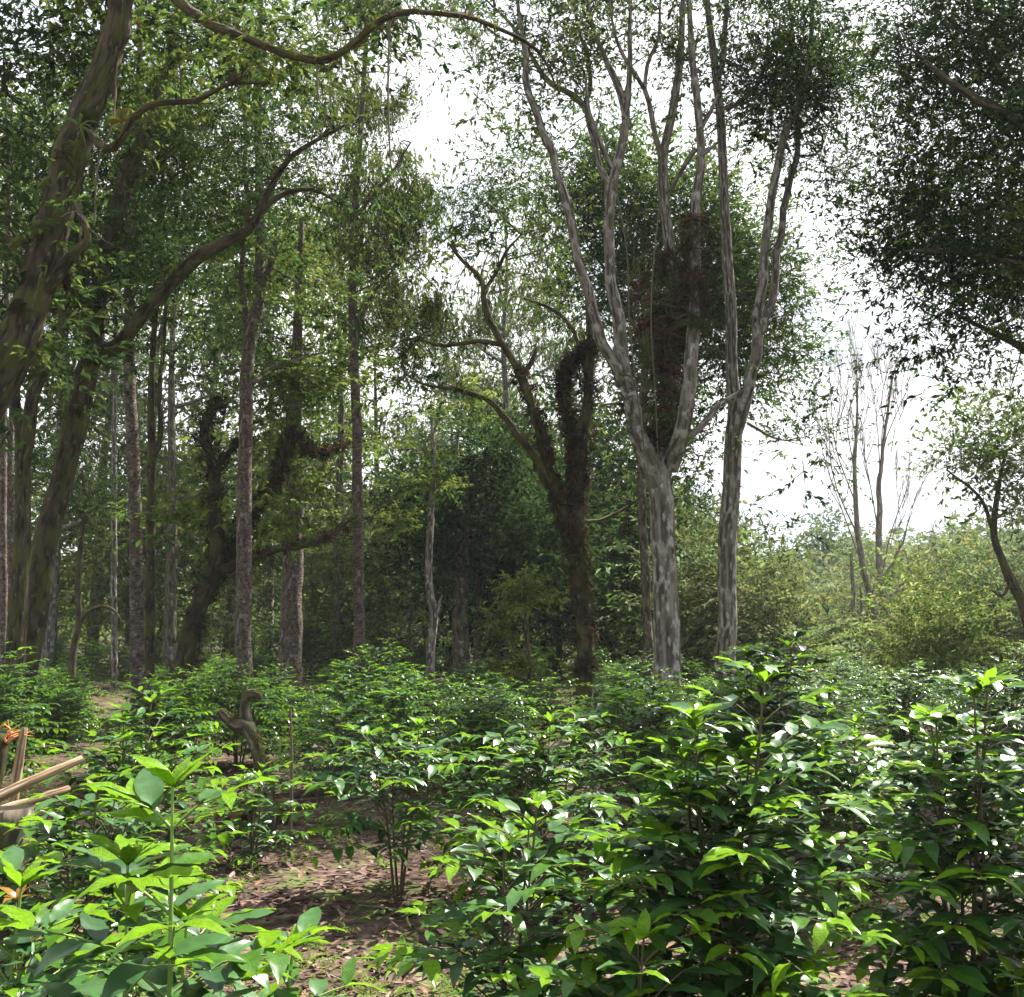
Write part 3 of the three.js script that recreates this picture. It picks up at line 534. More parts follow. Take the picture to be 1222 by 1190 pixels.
tree({
  name: 'great_forked_tree', label: 'great pale trunk dividing into many tall mottled stems hung with brown epiphytes', d: 14, bark: 'pale', rough: 0.14, leaf: 'fine', tint: 'mid', tint2: 'grey', mix: 0.4, lai: 0.9, bareTo: 0.9, epiCols: EPI_BROWN,
  paths: [
    { p: [[798, 822], [796, 740], [793, 670], [790, 610], [787, 570], [795, 520, 0.2], [803, 440, 0.3], [806, 370, 0.3], [798, 290, 0.2], [791, 195, 0.1], [803, 135, 0], [812, 60, 0], [818, -60, 0]], w: [33, 31, 31, 30, 28, 24, 20, 18, 14, 12, 11, 9, 4], epi: 0 },
    { p: [[786, 585], [772, 548, -0.2], [755, 500, -0.3], [745, 455, -0.3], [738, 380, -0.3], [730, 340, -0.3], [726, 265, -0.3], [733, 208, -0.3], [747, 146, -0.3], [740, 110, -0.2], [725, 76, -0.1], [708, 36, 0], [695, -50, 0]], w: [24, 23, 21, 19, 16, 14, 13, 12, 11, 10, 8, 6, 3] },
    { p: [[742, 460, -0.3], [728, 425, -0.5], [714, 395, -0.6], [691, 314, -0.8], [676, 257, -0.8], [665, 197, -0.8], [646, 151, -0.8], [632, 100, -0.8], [627, 62, -0.7], [618, 0, -0.6]], w: [13, 14, 14, 12, 11, 10, 10, 9, 8, 4] },
    { p: [[727, 290, -0.3], [722, 240, 0.1], [720, 218, 0.2], [713, 195, 0.3], [699, 132, 0.4], [687, 113, 0.4], [657, 98, 0.4], [636, 72, 0.4], [614, 36, 0.4], [590, 10, 0.4]], w: [10, 9, 9, 8, 8, 8, 7, 6, 5, 3] },
    { p: [[698, 125, 0.4], [704, 98, 0.4], [703, 72, 0.4], [690, 38, 0.5], [680, -10, 0.6]], w: [7, 6, 5, 4, 2] },
    { p: [[745, 142, -0.3], [750, 90, -0.4], [753, 45, -0.4], [752, -20, -0.4]], w: [8, 7, 6, 3] },
    { p: [[733, 205, -0.3], [715, 170, -0.5], [705, 140, -0.6], [700, 90, -0.6]], w: [7, 6, 5, 3] },
    { p: [[790, 200, 0.1], [782, 160, -0.1], [770, 110, -0.3], [750, 75, -0.4], [735, 46, -0.5], [728, 0, -0.5]], w: [8, 7, 6, 5, 4, 2] },
    { p: [[770, 112, -0.3], [774, 78, -0.3], [786, 44, -0.3], [790, -10, -0.3]], w: [5, 5, 4, 2] },
    { p: [[800, 560, 0], [816, 500, -0.4], [824, 440, -0.4], [828, 378, -0.4], [829, 300, -0.4], [830, 246, -0.4], [836, 185, -0.4], [834, 150, -0.4], [828, 90, -0.4], [823, 23, -0.4], [820, -50, -0.4]], w: [20, 19, 17, 15, 13, 12, 11, 10, 9, 7, 4] },
    { p: [[835, 158, -0.4], [846, 138, -0.3], [856, 112, -0.2]], w: [7, 6, 3] },
    { p: [[832, 188, -0.4], [845, 180, -0.5], [858, 168, -0.6]], w: [6, 5, 3] },
    { p: [[830, 178, -0.4], [815, 200, -0.2], [802, 224, 0]], w: [7, 6, 5] },
    { p: [[800, 540, 0.1], [835, 505, 0.4], [862, 480, 0.7], [890, 462, 0.9]], w: [11, 9, 6, 3] },
  ],
  crown: [[630, 25, 70, 34, -0.5], [720, 20, 80, 40, 0], [800, 15, 70, 40, 0], [640, 100, 30, 24, -0.5, 0.5], [560, 60, 60, 36, 0, 0.8], [710, 110, 40, 30, 0.4, 0.5], [740, -70, 230, 70, 0, 1.6], [785, 90, 40, 30, 0, 0.4]],
  vines: [[[733, 215, -0.4], [748, 300, -0.5], [751, 380, -0.5], [759, 460, -0.5], [770, 545, -0.4]], [[792, 210, -0.2], [781, 300, -0.4], [777, 380, -0.5], [782, 470, -0.4], [786, 560, -0.3]]],
});
// brown masses of epiphytes hanging in the great tree: part of it
{
  const g = scene.children[scene.children.length - 1], base = g.position;
  for (const [pts, n, r] of [[[[806, 300, 0], [803, 380, 0], [800, 470, 0], [795, 545, 0]], 210, 0.27], [[[828, 260, -0.4], [829, 330, -0.4], [824, 400, -0.4]], 70, 0.13], [[[770, 320, 0.2], [775, 420, 0.2], [782, 530, 0.1]], 60, 0.2], [[[738, 400, -0.3], [748, 470, -0.3], [765, 540, -0.3]], 14, 0.12]])
    epiphytes(g, base, pts.map((p) => at(p[0], p[1], 14 + p[2])), r, n, { cols: [[0.055, 0.036, 0.025], [0.045, 0.034, 0.022], [0.08, 0.058, 0.034], [0.045, 0.065, 0.02], [0.06, 0.085, 0.02], [0.065, 0.03, 0.02]], s: [0.7, 1.5] });
  const hang = [];
  for (let i = 0; i < 26; i++) { const x = R(756, 832), y0 = R(270, 400), L = R(60, 190), dz = R(-0.4, 0.5); hang.push(twig([at(x, y0, 14 + dz), at(x + R(-4, 4), y0 + L * 0.5, 14 + dz), at(x + R(-6, 6), y0 + L, 14 + dz)], 0.004, 0.002, 3, 6)); }
  const hg = mergeGeometries(hang); hg.translate(-base.x, -base.y, -base.z); part(g, 'hanging_roots', hg, M.twig, 'stuff');
}
tree({
  name: 'twin_stemmed_tree', label: 'smooth pale trunk forking into three tall mottled stems beside the open sky', d: 15, bark: 'pale', rough: 0.09, leaf: 'fine', tint: 'dark', tint2: 'mid', mix: 0.35, lai: 3.1, clump: 0.28, per: 18, bareTo: 0.92,
  paths: [
    { p: [[866, 818], [867, 740], [868, 660], [871, 590], [875, 530], [878, 500], [873, 450], [873, 400], [870, 340], [865, 246], [860, 135], [853, 78], [845, 10], [838, -80]], w: [25, 23, 22, 22, 22, 20, 15, 14, 14, 12, 11, 10, 8, 4] },
    { p: [[876, 520], [886, 490, -0.1], [897, 440, -0.1], [905, 390, -0.1], [910, 340, -0.1], [921, 246, -0.1], [936, 165, -0.1], [953, 124, -0.1], [964, 76, -0.1], [970, 10, -0.1], [975, -60, -0.1]], w: [17, 16, 15, 14, 12, 11, 10, 9, 7, 5, 3] },
    { p: [[906, 398, -0.1], [918, 365, 0.2], [929, 285, 0.2], [944, 210, 0.2], [953, 170, 0.2], [952, 125, 0.2], [946, 40, 0.2], [940, -40, 0.2]], w: [10, 10, 9, 8, 7, 6, 5, 3] },
    { p: [[856, 95], [863, 50, 0.1], [867, 0, 0.1], [868, -60, 0.1]], w: [8, 7, 6, 3] },
    { p: [[953, 186, 0.2], [968, 186, 0.1], [979, 180, 0.1], [980, 160, 0.1], [973, 152, 0.1], [960, 162, 0.1]], w: [3, 3, 3, 2.4, 2.2, 1.6] },
    { p: [[953, 124, -0.1], [966, 121, -0.2], [974, 130, -0.2]], w: [3, 2.6, 1.6] },
    { p: [[892, 505, -0.1], [908, 514, -0.2], [925, 522, -0.3], [940, 526, -0.3]], w: [4, 3.4, 2.6, 1.4] },
    { p: [[862, 130], [885, 120, 0.3], [905, 95, 0.4], [920, 60, 0.4]], w: [6, 5, 4, 2] },
    { p: [[950, 130, 0.2], [975, 105, 0.2], [1000, 85, 0.2]], w: [5, 4, 2] },
  ],
  crown: [[900, 60, 40, 60, 0.3], [945, 60, 55, 55, 0], [990, 70, 38, 60, 0], [905, 125, 44, 38, 0.3], [985, 130, 34, 34, 0, 1.5], [990, 185, 22, 32, 0, 1.3], [955, 526, 10, 7, -0.3, 0.8], [930, -40, 130, 50, 0, 1.8], [1000, 215, 10, 14, 0, 1]],
});
tree({
  name: 'dark_canopy_tree', label: 'great dark-leaved tree overhanging the open sky, its trunk out of sight', d: 12.5, bark: 'brown', leaf: 'fine', tint: 'dark', tint2: 'mid', mix: 0.22, lai: 4.3, clump: 0.3, per: 18, bareTo: 0.4, reach: 8,
  paths: [
    { p: [[1320, 900], [1318, 700], [1312, 480], [1300, 330], [1280, 180], [1260, 20], [1240, -150]], w: [64, 56, 50, 44, 36, 26, 12] },
    { p: [[1305, 380], [1240, 330, -0.3], [1180, 305, -0.5], [1120, 300, -0.6], [1080, 300, -0.6]], w: [20, 16, 11, 7, 3] },
    { p: [[1285, 220], [1220, 150, -0.4], [1150, 110, -0.6], [1090, 60, -0.6]], w: [20, 15, 10, 4] },
    { p: [[1310, 450], [1250, 430, 0.3], [1190, 400, 0.5], [1130, 370, 0.5]], w: [16, 12, 8, 3] },
  ],
  crown: [[1160, 60, 90, 70, 0], [1050, 10, 30, 22, 0, 1.5], [1200, 160, 90, 70, 0], [1110, 190, 50, 36, 0], [1140, 260, 80, 56, 0], [1085, 310, 34, 34, 0, 1.6], [1200, 330, 80, 70, 0], [1140, 380, 56, 40, 0, 1.5], [1200, 420, 60, 50, 0.5, 1.6], [1270, 250, 90, 160, 0, 1.6], [1180, -80, 150, 80, 0, 1.8], [1065, 335, 22, 22, 0, 1], [1130, 130, 46, 40, 0]],
});
tree({
  name: 'arching_tree', label: 'crooked dark stem curving up to a hazy leafy bough beneath the great dark canopy', d: 22, bark: 'mossy', leaf: 'broad', tint: 'mid', tint2: 'grey', mix: 0.5, lai: 1.6, bareTo: 0.4,
  paths: [{ p: [[1236, 830], [1232, 770], [1222, 725], [1208, 695], [1195, 665], [1186, 636], [1190, 590], [1200, 540]], w: [16, 15, 14, 12, 9, 8, 6, 3] }, { p: [[1208, 695], [1196, 712, -0.2], [1185, 706, -0.3]], w: [5, 3, 2] }, { p: [[1188, 640], [1165, 590], [1130, 560]], w: [6, 4, 2] }],
  crown: [[1190, 550, 50, 36, 0], [1140, 560, 36, 30, 0], [1200, 600, 40, 34, 0], [1235, 560, 50, 60, 0], [1165, 520, 40, 20, 0, 1]],
});
// the bare tree: stems, then many upright twigs
{
  const d = 34, g = tree({
    name: 'bare_tree', label: 'leafless grey tree with upright twiggy stems standing in the hazy clearing', d, bark: 'dead', rough: 0.1,
    paths: [
      { p: [[1042, 835], [1043, 790], [1046, 745], [1040, 712], [1031, 680], [1025, 645], [1022, 610], [1020, 560], [1023, 495], [1022, 425]], w: [14, 12, 10, 9, 8, 7, 6, 5, 3, 1] },
      { p: [[1045, 800], [1052, 765], [1060, 730], [1054, 700], [1049, 670], [1049, 620], [1049, 580], [1053, 540], [1060, 485], [1068, 440]], w: [10, 11, 11, 9, 8, 7, 6, 4, 3, 1] },
      { p: [[1040, 815], [1030, 785], [1021, 740], [1018, 705], [1016, 660]], w: [7, 6, 6, 5, 4] },
      { p: [[1040, 800], [1034, 760], [1028, 725], [1026, 700]], w: [5, 5, 4, 2] },
      { p: [[1060, 712], [1082, 700], [1100, 688], [1120, 680]], w: [5, 4, 3, 1.5] },
      { p: [[1055, 690], [1066, 668], [1078, 645], [1082, 625]], w: [4, 3.4, 2.6, 1] },
      { p: [[1072, 700], [1083, 690], [1084, 675], [1081, 658]], w: [4, 4, 3, 2] },
    ],
  });
  const tw = [], base = g.position;
  const grow = (p, dir, len, r, lev) => {
    const e = p.clone().addScaledVector(dir, len).add(V(gauss() * 0.06 * len, 0.12 * len, gauss() * 0.06 * len)), m = p.clone().lerp(e, 0.5).add(V(gauss() * 0.11 * len, 0, gauss() * 0.11 * len));
    tw.push(twig([p, m, e], r, r * 0.45, 4, 5));
    if (lev > 0) for (let i = 0; i < 4; i++) { const t = R(0.3, 0.98), q = p.clone().lerp(e, t), dd = dir.clone().add(V(gauss() * 0.6, R(0.1, 0.7), gauss() * 0.6)).normalize(); grow(q, dd, len * R(0.4, 0.65), r * 0.55, lev - 1); }
  };
  for (const [x, y, dx, L, r] of [[1031, 680, -0.5, 3.2, 0.05], [1024, 640, -0.55, 3.6, 0.05], [1021, 600, -0.35, 3.5, 0.045], [1020, 560, 0.2, 3, 0.04], [1021, 530, -0.2, 2.6, 0.03], [1022, 480, 0.1, 1.8, 0.025], [1049, 640, -0.35, 3, 0.045], [1049, 600, 0.5, 3.4, 0.045], [1051, 570, 0.3, 3, 0.04], [1050, 560, -0.2, 2.6, 0.035], [1056, 520, 0.2, 2.4, 0.03], [1060, 490, -0.1, 1.8, 0.025], [1052, 690, 0.7, 2.8, 0.045], [1066, 668, 0.7, 2.2, 0.03], [1100, 688, 0.6, 1.2, 0.02], [1082, 630, 0.4, 1.4, 0.02], [1023, 500, 0.25, 1.8, 0.025]])
    grow(at(x, y, d), V(dx * 0.55, 1, gauss() * 0.25).normalize(), L * 0.95, r * 0.7, 3);
  const tg = mergeGeometries(tw); tg.translate(-base.x, -base.y, -base.z); part(g, 'branchwork', tg, M.deadTwig, 'stuff');
}
// ---------------------------------------------------------------- trees of the wood behind: grown by rule, each its own
function woodTree(x, z, H, opt) {
  const gy = ground(x, z), base = V(x, gy, z), g = thing(opt.name, opt.label, 'tree', base, opt.group);
  const r = opt.r ?? H * 0.012, lean = V(gauss() * 0.06, 1, gauss() * 0.06), pts = [], ws = [];
  for (let i = 0; i <= 7; i++) { const t = i / 7; pts.push(V(x + lean.x * H * t + gauss() * 0.12 * t * 2, gy - 0.15 + H * 0.92 * t, z + lean.z * H * t + gauss() * 0.25 * t)); ws.push(r * (1 - 0.85 * t)); }
  const geo = tube(pts, ws, { radial: 9, step: 0.6, seed: treeSeed++, flare: 0.4, rough: 0.12 }); geo.translate(-x, -gy, -z); part(g, 'trunk', geo, BARK[opt.bark ?? 'brown']);
  const c = new THREE.CatmullRomCurve3(pts), anchors = [], ells = [], low = opt.low ?? 0.4, W = opt.w ?? H * 0.2;
  const nl = opt.limbs ?? 6;
  for (let i = 0; i < nl; i++) {
    const t = lerp(low, 0.92, (i + R(0.2, 0.8)) / nl), p = c.getPoint(t), a = i * 2.4 + R(0.8), L = W * R(0.6, 1.05) * (1.1 - 0.5 * t), e = p.clone().add(V(Math.cos(a) * L, L * R(0.2, 0.8), Math.sin(a) * L)), m = p.clone().lerp(e, 0.5).add(V(0, -L * 0.08, 0));
    const lg = tube([p, m, e], [r * (1 - 0.75 * t) * 0.6, r * 0.3 * (1 - 0.5 * t), 0.012], { radial: 6, step: 0.5, seed: treeSeed++ }); lg.translate(-x, -gy, -z); part(g, 'limb', lg, BARK[opt.bark ?? 'brown']);
    for (let k = 1; k <= 4; k++) anchors.push(p.clone().lerp(e, k / 4));
    const s = W * R(0.45, 0.7); ells.push({ c: e, r: [s, s * R(0.55, 0.8), s], lai: opt.lai ?? 1.5 });
  }
  const top = c.getPoint(1); anchors.push(c.getPoint(0.75), c.getPoint(0.9), top); ells.push({ c: top, r: [W * 0.5, W * 0.45, W * 0.5], lai: opt.lai ?? 1.5 });
  crown(g, base, ells, anchors, { leaf: opt.leaf ?? 'broad', scale: opt.scale ?? 1.6, clump: opt.clump ?? 0.8, tint: opt.tint ?? 'mid', tint2: opt.tint2 ?? 'dark', mix: opt.mix ?? 0.3, hang: opt.hang, maxTwigs: 120, per: 11 });
  return g;
}
rnd = mulberry(77);
const KINDS = [
  { name: 'forest_tree', label: 'tall mid-green tree in the wood behind the clearing trunks', tint: 'mid', tint2: 'light', mix: 0.5, bark: 'brown' },
  { name: 'forest_tree', label: 'tall dark-leaved tree in the wood behind the clearing trunks', tint: 'dark', tint2: 'mid', bark: 'brown' },
  { name: 'forest_tree', label: 'tall pale willowy tree in the wood behind the clearing trunks', tint: 'grey', tint2: 'olive', bark: 'pale', leaf: 'willow', hang: true },
];
const WOOD = [
  // px column, distance, height, kind, low
  [-40, 30, 18, 0, .2], [25, 42, 20, 0, .2], [155, 38, 18, 0, .25], [272, 40, 19, 0, .25], [60, 36, 19, 2, .2], [110, 44, 22, 0, .15], [205, 32, 17, 1, .3], [235, 48, 22, 0, .15], [320, 42, 20, 2, .2],
  [370, 50, 21, 0, .15], [405, 36, 17, 0, .25], [460, 40, 15, 0, .2], [505, 44, 14, 2, .2], [548, 38, 12, 2, .25], [590, 52, 14, 0, .2], [600, 36, 17.5, 2, .6], [640, 46, 12, 2, .2], [665, 34, 9.5, 1, .25],
  [700, 52, 11.5, 0, .3], [725, 40, 8.5, 2, .25], [755, 34, 8, 1, .25], [800, 50, 9, 2, .3], [836, 40, 7, 2, .3], [850, 34, 4.4, 0, .25],
];
for (const [px, d, H, k, low] of WOOD) { const p = at(px, 750, d), K = KINDS[k]; woodTree(p.x, p.z, H, { ...K, low, w: H * 0.2, group: ['mid-green', 'dark-leaved', 'pale willowy'][k] + ' trees of the wood', lai: 0.62, scale: d > 40 ? 2.3 : 2 }); }
// leafy low trees that close the view under the canopy
for (const [px, d, H, k] of [[-20, 40, 7, 1], [30, 46, 8, 0], [110, 50, 8, 1], [150, 38, 6, 0], [200, 44, 8, 2], [240, 40, 6.5, 0], [320, 46, 8, 0], [375, 38, 6.5, 2], [400, 48, 8, 0], [455, 40, 7, 0], [485, 34, 5.5, 2], [540, 46, 8, 0], [610, 42, 7, 1], [660, 44, 8, 2], [690, 32, 5.5, 1], [720, 36, 6, 0], [745, 46, 8, 1], [815, 36, 4.6, 0], [835, 30, 3.6, 2]]) {
  const p = at(px, 750, d), K = [['small leafy fresh-green tree among the trunks of the wood', 'light', 'straw'], ['small dense dark-green tree among the trunks of the wood', 'dark', 'mid'], ['small grey-green feathery tree among the trunks of the wood', 'olive', 'grey']][k];
  woodTree(p.x, p.z, H, { name: 'understory_tree', label: K[0], tint: K[1], tint2: K[2], group: 'understory trees of the wood', low: 0.1, w: H * 0.34, lai: 1.5, scale: 2, limbs: 7, leaf: k === 2 ? 'fine' : 'broad', r: H * 0.012 });
}
// scrub of the open hillside on the sunny side
const SCRUB = [[880, 30, 3.4, 0], [905, 40, 4, 1], [925, 28, 2.6, 2], [950, 48, 4.6, 0], [968, 46, 3, 1], [985, 60, 5, 0], [1005, 44, 4, 2], [1040, 56, 5, 0], [1062, 42, 3.6, 2], [1085, 50, 5, 0], [1100, 30, 2.4, 1], [1115, 26, 3, 1], [1130, 40, 4.6, 0], [1140, 60, 7, 0], [1165, 34, 4, 2], [1175, 52, 7, 0], [1200, 44, 6, 2], [1225, 36, 4.4, 0], [1240, 60, 8, 0], [1190, 28, 3, 2], [870, 50, 6, 0], [890, 62, 6, 2], [930, 66, 6, 0], [1020, 70, 6.5, 2], [1100, 68, 7.5, 0], [1210, 72, 9, 2], [970, 74, 6.5, 2], [1060, 78, 8, 0], [1160, 80, 10, 0]];
for (const [px, d, H0, k] of SCRUB) {
  const H = H0 * (d > 38 ? (px < 1060 ? 0.52 : 0.66) : 0.72);
  const p = at(px, 750, d), K = [['bushy olive-green scrub tree on the hazy open slope', 'olive', 'grey'], ['rounded fresh light-green scrub bush on the open slope', 'light', 'straw'], ['thin greyish scrub tree on the hazy open slope', 'grey', 'straw']][k];
  woodTree(p.x, p.z, H, { name: 'scrub_tree', label: K[0], tint: K[1], tint2: K[2], group: 'scrub on the open slope', low: 0.15, w: H * 0.36, lai: k === 2 ? 1.3 : 2.4, scale: d > 50 ? 2.4 : 1.8, clump: 0.6, limbs: 7, leaf: k ? 'fine' : 'broad', r: H * 0.014 });
}
{ // dead snags in the scrub
  for (const [pts, w, d, lab] of [[[[962, 830], [960, 790], [958, 760], [966, 745], [975, 735], [985, 715]], [5, 4, 3.5, 3, 2, 1], 30, 'crooked dead snag rising out of the pale scrub'], [[[1172, 800], [1168, 760], [1178, 735], [1195, 722]], [6, 5, 4, 2], 30, 'short bent dead snag below the arching stem'], [[[912, 810], [918, 780], [930, 760], [934, 735]], [4, 3, 2.4, 1], 32, 'spindly dead snag beside the smooth pale trunk']]) {
    const g = tree({ name: 'dead_snag', label: lab, d, bark: 'mossy', paths: [{ p: pts, w }, { p: [pts[2], [pts[2][0] - 10, pts[2][1] - 14], [pts[2][0] - 14, pts[2][1] - 34]], w: [w[2] * 0.7, w[2] * 0.5, 0.8] }] });
  }
}
tree({
  name: 'ridge_tree', label: 'lone rounded tree standing above the hazy ridge line', d: 110, bark: 'brown', leaf: 'broad', tint: 'mid', lai: 2.2, scale: 3.6, clump: 1.6, bareTo: 0.3, reach: 9,
  paths: [{ p: [[984, 690], [984, 670], [982, 655], [983, 635]], w: [5, 4.4, 3.6, 1.5] }], crown: [[972, 655, 14, 12, 0], [995, 652, 16, 14, 0], [984, 640, 14, 11, 0], [1008, 662, 12, 9, 0]],
});
// far hillside wood: one mass
{
  const gs = []; const keep = rnd; rnd = mulberry(404);
  const bl = BRANCHLETS.coarse[0];
  for (let i = 0; i < 30; i++) { const d = rdir(), p = V(d.x * 2.2, 2.6 + d.y * 1.8, d.z * 2.2).multiplyScalar(R(0.75, 1.05)), g = bl.clone().applyMatrix4(place(p, d, UPV, R(3, 4.6))); gs.push(g); }
  const treeG = mergeGeometries(gs), mats = [], cols = [];
  for (let i = 0; i < 1000; i++) {
    const d = R(80, 215), a = R(-0.62, 0.62), x = Math.sin(a) * d, z = -Math.cos(a) * d, s = R(0.55, 1.1) * (d > 150 ? 1.25 : 1);
    mats.push(new THREE.Matrix4().compose(V(x, ground(x, z) - 0.5, z), new THREE.Quaternion().setFromAxisAngle(UPV, R(6.28)), V(s, s * R(0.7, 1.3), s))); cols.push(tint(['olive', 'mid', 'light', 'grey'][Math.floor(R(4))]));
  }
  const m = instanced(scene, 'hillside_wood', treeG, M.leaf, mats, cols, 'stuff'); m.userData = { kind: 'stuff', label: 'distant hazy wood covering the low hill', category: 'wood' };
  rnd = keep;
}

// ================================================================= COFFEE BUSHES
// returns leaves [{m: matrix (local), tone, p}] and stem geometry, base at the origin
function coffeePlan(o) {
  const leaves = [], stems = [], shoots = [];
  const H = o.h, Rad = o.r, L = o.leaf ?? 0.125, ns = o.stems ?? 3, node = o.node ?? 0.075;
  const leafPair = (p, ax, t, tone, upTilt) => {
    const side = V().crossVectors(ax, UPV); if (side.lengthSq() < 0.01) side.set(1, 0, 0); side.normalize();
    for (const s of [-1, 1]) {
      if (rnd() < (o.gap ?? 0.1)) continue;
      const d = side.clone().multiplyScalar(s).addScaledVector(ax, R(0.35, 0.8)).add(V(gauss() * 0.2, upTilt + gauss() * 0.22, gauss() * 0.2)).normalize();
      leaves.push({ p: p.clone(), d, up: V(gauss() * 0.28, 1, gauss() * 0.28).normalize(), s: L * R(0.72, 1.15) * (t > 0.93 ? 0.75 : 1), tone: clamp(Math.round(tone + gauss() * 0.55), 0, 4), v: Math.floor(R(5)) });
    }
  };
  for (let k = 0; k < ns; k++) {
    const a = k / ns * 6.283 + R(1.2), off = ns > 1 ? Rad * R(0.05, 0.2) : 0, h = H * (k ? R(0.72, 0.98) : 1), foot = V(Math.cos(a) * off * 0.3, 0, Math.sin(a) * off * 0.3), top = V(Math.cos(a) * off * 2, h, Math.sin(a) * off * 2);
    const c = new THREE.CatmullRomCurve3([foot, foot.clone().lerp(top, 0.5).add(V(gauss() * 0.03, 0, gauss() * 0.03)), top]);
    stems.push({ pts: c.getPoints(8), r0: 0.005 + 0.006 * h / 1.3, r1: 0.003 });
    for (let q = 0; q < 5; q++) { const a2 = q * 1.571 + R(0.5) + k; leaves.push({ p: top.clone(), d: V(Math.cos(a2) * 0.6, R(0.35, 1), Math.sin(a2) * 0.6).normalize(), up: V(-Math.cos(a2), 0.8, -Math.sin(a2)).normalize(), s: L * R(0.45, 0.75), tone: clamp(Math.round(o.tone + 1.6 + gauss() * 0.4), 0, 4), v: Math.floor(R(4)) }); }
    const nn = Math.round(h / node);
    for (let i = Math.floor(nn * (o.bare ?? 0.15)); i <= nn; i++) {
      const t = i / nn, p = c.getPoint(t), phase = (i % 2) * 1.571 + R(-0.4, 0.4) + k, age = 1 - t;
      const TP = o.top ?? 0.86;
      if (t > TP) {                                                   // fresh top of the shoot: leaves straight on the stem
        const ax = V(Math.cos(phase), 0.25, Math.sin(phase)).normalize();
        for (const s of [-1, 1]) { const d = ax.clone(); d.x *= s; d.z *= s; d.y = lerp(0.15, 0.85, (t - TP) / (1 - TP)) + gauss() * 0.12; leaves.push({ p, d: d.normalize(), up: V(0, 1, 0).addScaledVector(ax, -s * 0.6).normalize(), s: L * R(0.8, 1.15) * lerp(1, 0.7, (t - TP) / (1 - TP)), tone: clamp(Math.round(lerp(o.tone + 0.9, o.tone + 1.7, (t - TP) / (1 - TP)) + gauss() * 0.4), 0, 4), v: Math.floor(R(5)) }); }
        if (i % 2) continue;
      }
      for (const s of [0, Math.PI]) {
        if (rnd() < 0.15) continue;
        const aa = phase + s, len = Rad * (t < 0.5 ? lerp(0.85, 1, t * 2) : lerp(1, 0.16, Math.pow((t - 0.5) * 2, 1.2))) * R(0.75, 1.1), rise = lerp(o.droopB ?? 0.12, 0.8, t);
        const e = p.clone().add(V(Math.cos(aa) * len, len * rise, Math.sin(aa) * len)), m = p.clone().lerp(e, 0.5).add(V(0, len * 0.08, 0)), cb = new THREE.CatmullRomCurve3([p, m, e.add(V(0, -len * 0.12, 0))]);
        shoots.push({ pts: [p, m, e], r0: 0.0035, r1: 0.0015 });
        const nl = Math.max(2, Math.round(len / (node * 0.95)));
        for (let j = 1; j <= nl; j++) { const u = j / nl; if (u < 0.15) continue; leafPair(cb.getPoint(u), cb.getTangent(u), u, o.tone - 0.5 + 2 * smooth(0.5, 1, u), lerp(-0.02, 0.34, t)); }
        if (rnd() < 0.5) leaves.push({ p: cb.getPoint(1), d: cb.getTangent(1).add(V(0, 0.3, 0)).normalize(), up: UPV.clone(), s: L * R(0.5, 0.8), tone: clamp(Math.round(o.tone + 1.2), 0, 4), v: Math.floor(R(5)) });
      }
    }
  }
  return { leaves, stems, shoots };
}
const leafMatrix = (l) => place(l.p, l.d, l.up, l.s);
function stemGeo(plan, fine = true) { return mergeGeometries([...plan.stems.map((s) => twig(s.pts, s.r0, s.r1, fine ? 7 : 5, fine ? 10 : 5)), ...plan.shoots.map((s) => twig(s.pts, s.r0, s.r1, 4, 4))]); }
// a bush whose leaves the photograph shows one by one
function coffeeNear(x, d, o) {
  const p = typeof x === 'object' ? x : at(x, 900, d); p.y = ground(p.x, p.z);
  const g = thing(o.name ?? 'coffee_bush', o.label, o.category ?? 'bush', p, o.group), plan = coffeePlan(o);
  part(g, 'stem', stemGeo(plan), o.stem ?? M.brownStem);
  const toCam = V(-p.x, EYE - p.y, -p.z).normalize();
  const ranked = plan.leaves.map((l) => ({ l, k: l.p.dot(toCam) * 1.0 + l.p.y * 0.35 + l.s })).sort((a, b) => b.k - a.k), max = o.parts ?? 300;
  ranked.slice(0, max).forEach(({ l }) => {
    const m = part(g, 'leaf', BLADES[l.v], COFFEE[o.bronze && l.tone > 2 ? 5 : l.tone]); leafMatrix(l).decompose(m.position, m.quaternion, m.scale);
  });
  const rest = ranked.slice(max);
  for (const tone of [0, 1, 2, 3, 4]) {
    const gs = rest.filter((r) => r.l.tone === tone).map(({ l }) => BLADES[l.v].clone().applyMatrix4(leafMatrix(l)));
    if (gs.length) part(g, 'foliage', mergeGeometries(gs), COFFEE[tone], 'stuff');
  }
  return g;
}
rnd = mulberry(501);
coffeeNear(200, 2.3, { label: 'young large-leaved coffee plant with glowing yellow-green leaves beside the litter path', name: 'coffee_plant', category: 'plant', h: 1.27, r: 0.36, leaf: 0.165, stems: 3, node: 0.085, tone: 1.3, stem: M.greenStem, gap: 0.08, bare: 0.25, top: 0.84 });
coffeeNear(335, 2.6, { label: 'low coffee plant with long bright leaves reaching over the sunlit litter', name: 'coffee_plant', category: 'plant', h: 0.86, r: 0.24, leaf: 0.15, stems: 2, node: 0.09, tone: 1.3, stem: M.greenStem, bare: 0.3, top: 0.84 });
coffeeNear(10, 2.7, { label: 'low broad-leaved coffee plant crowding the foot of the glowing young plant', name: 'coffee_plant', category: 'plant', h: 0.98, r: 0.4, leaf: 0.145, stems: 3, node: 0.08, tone: 1.3, stem: M.greenStem });
coffeeNear(850, 3.35, { label: 'tall full coffee bush with many pale arching tip leaves', h: 1.43, r: 0.42, leaf: 0.14, stems: 6, node: 0.066, gap: 0.03, tone: 1.3 });
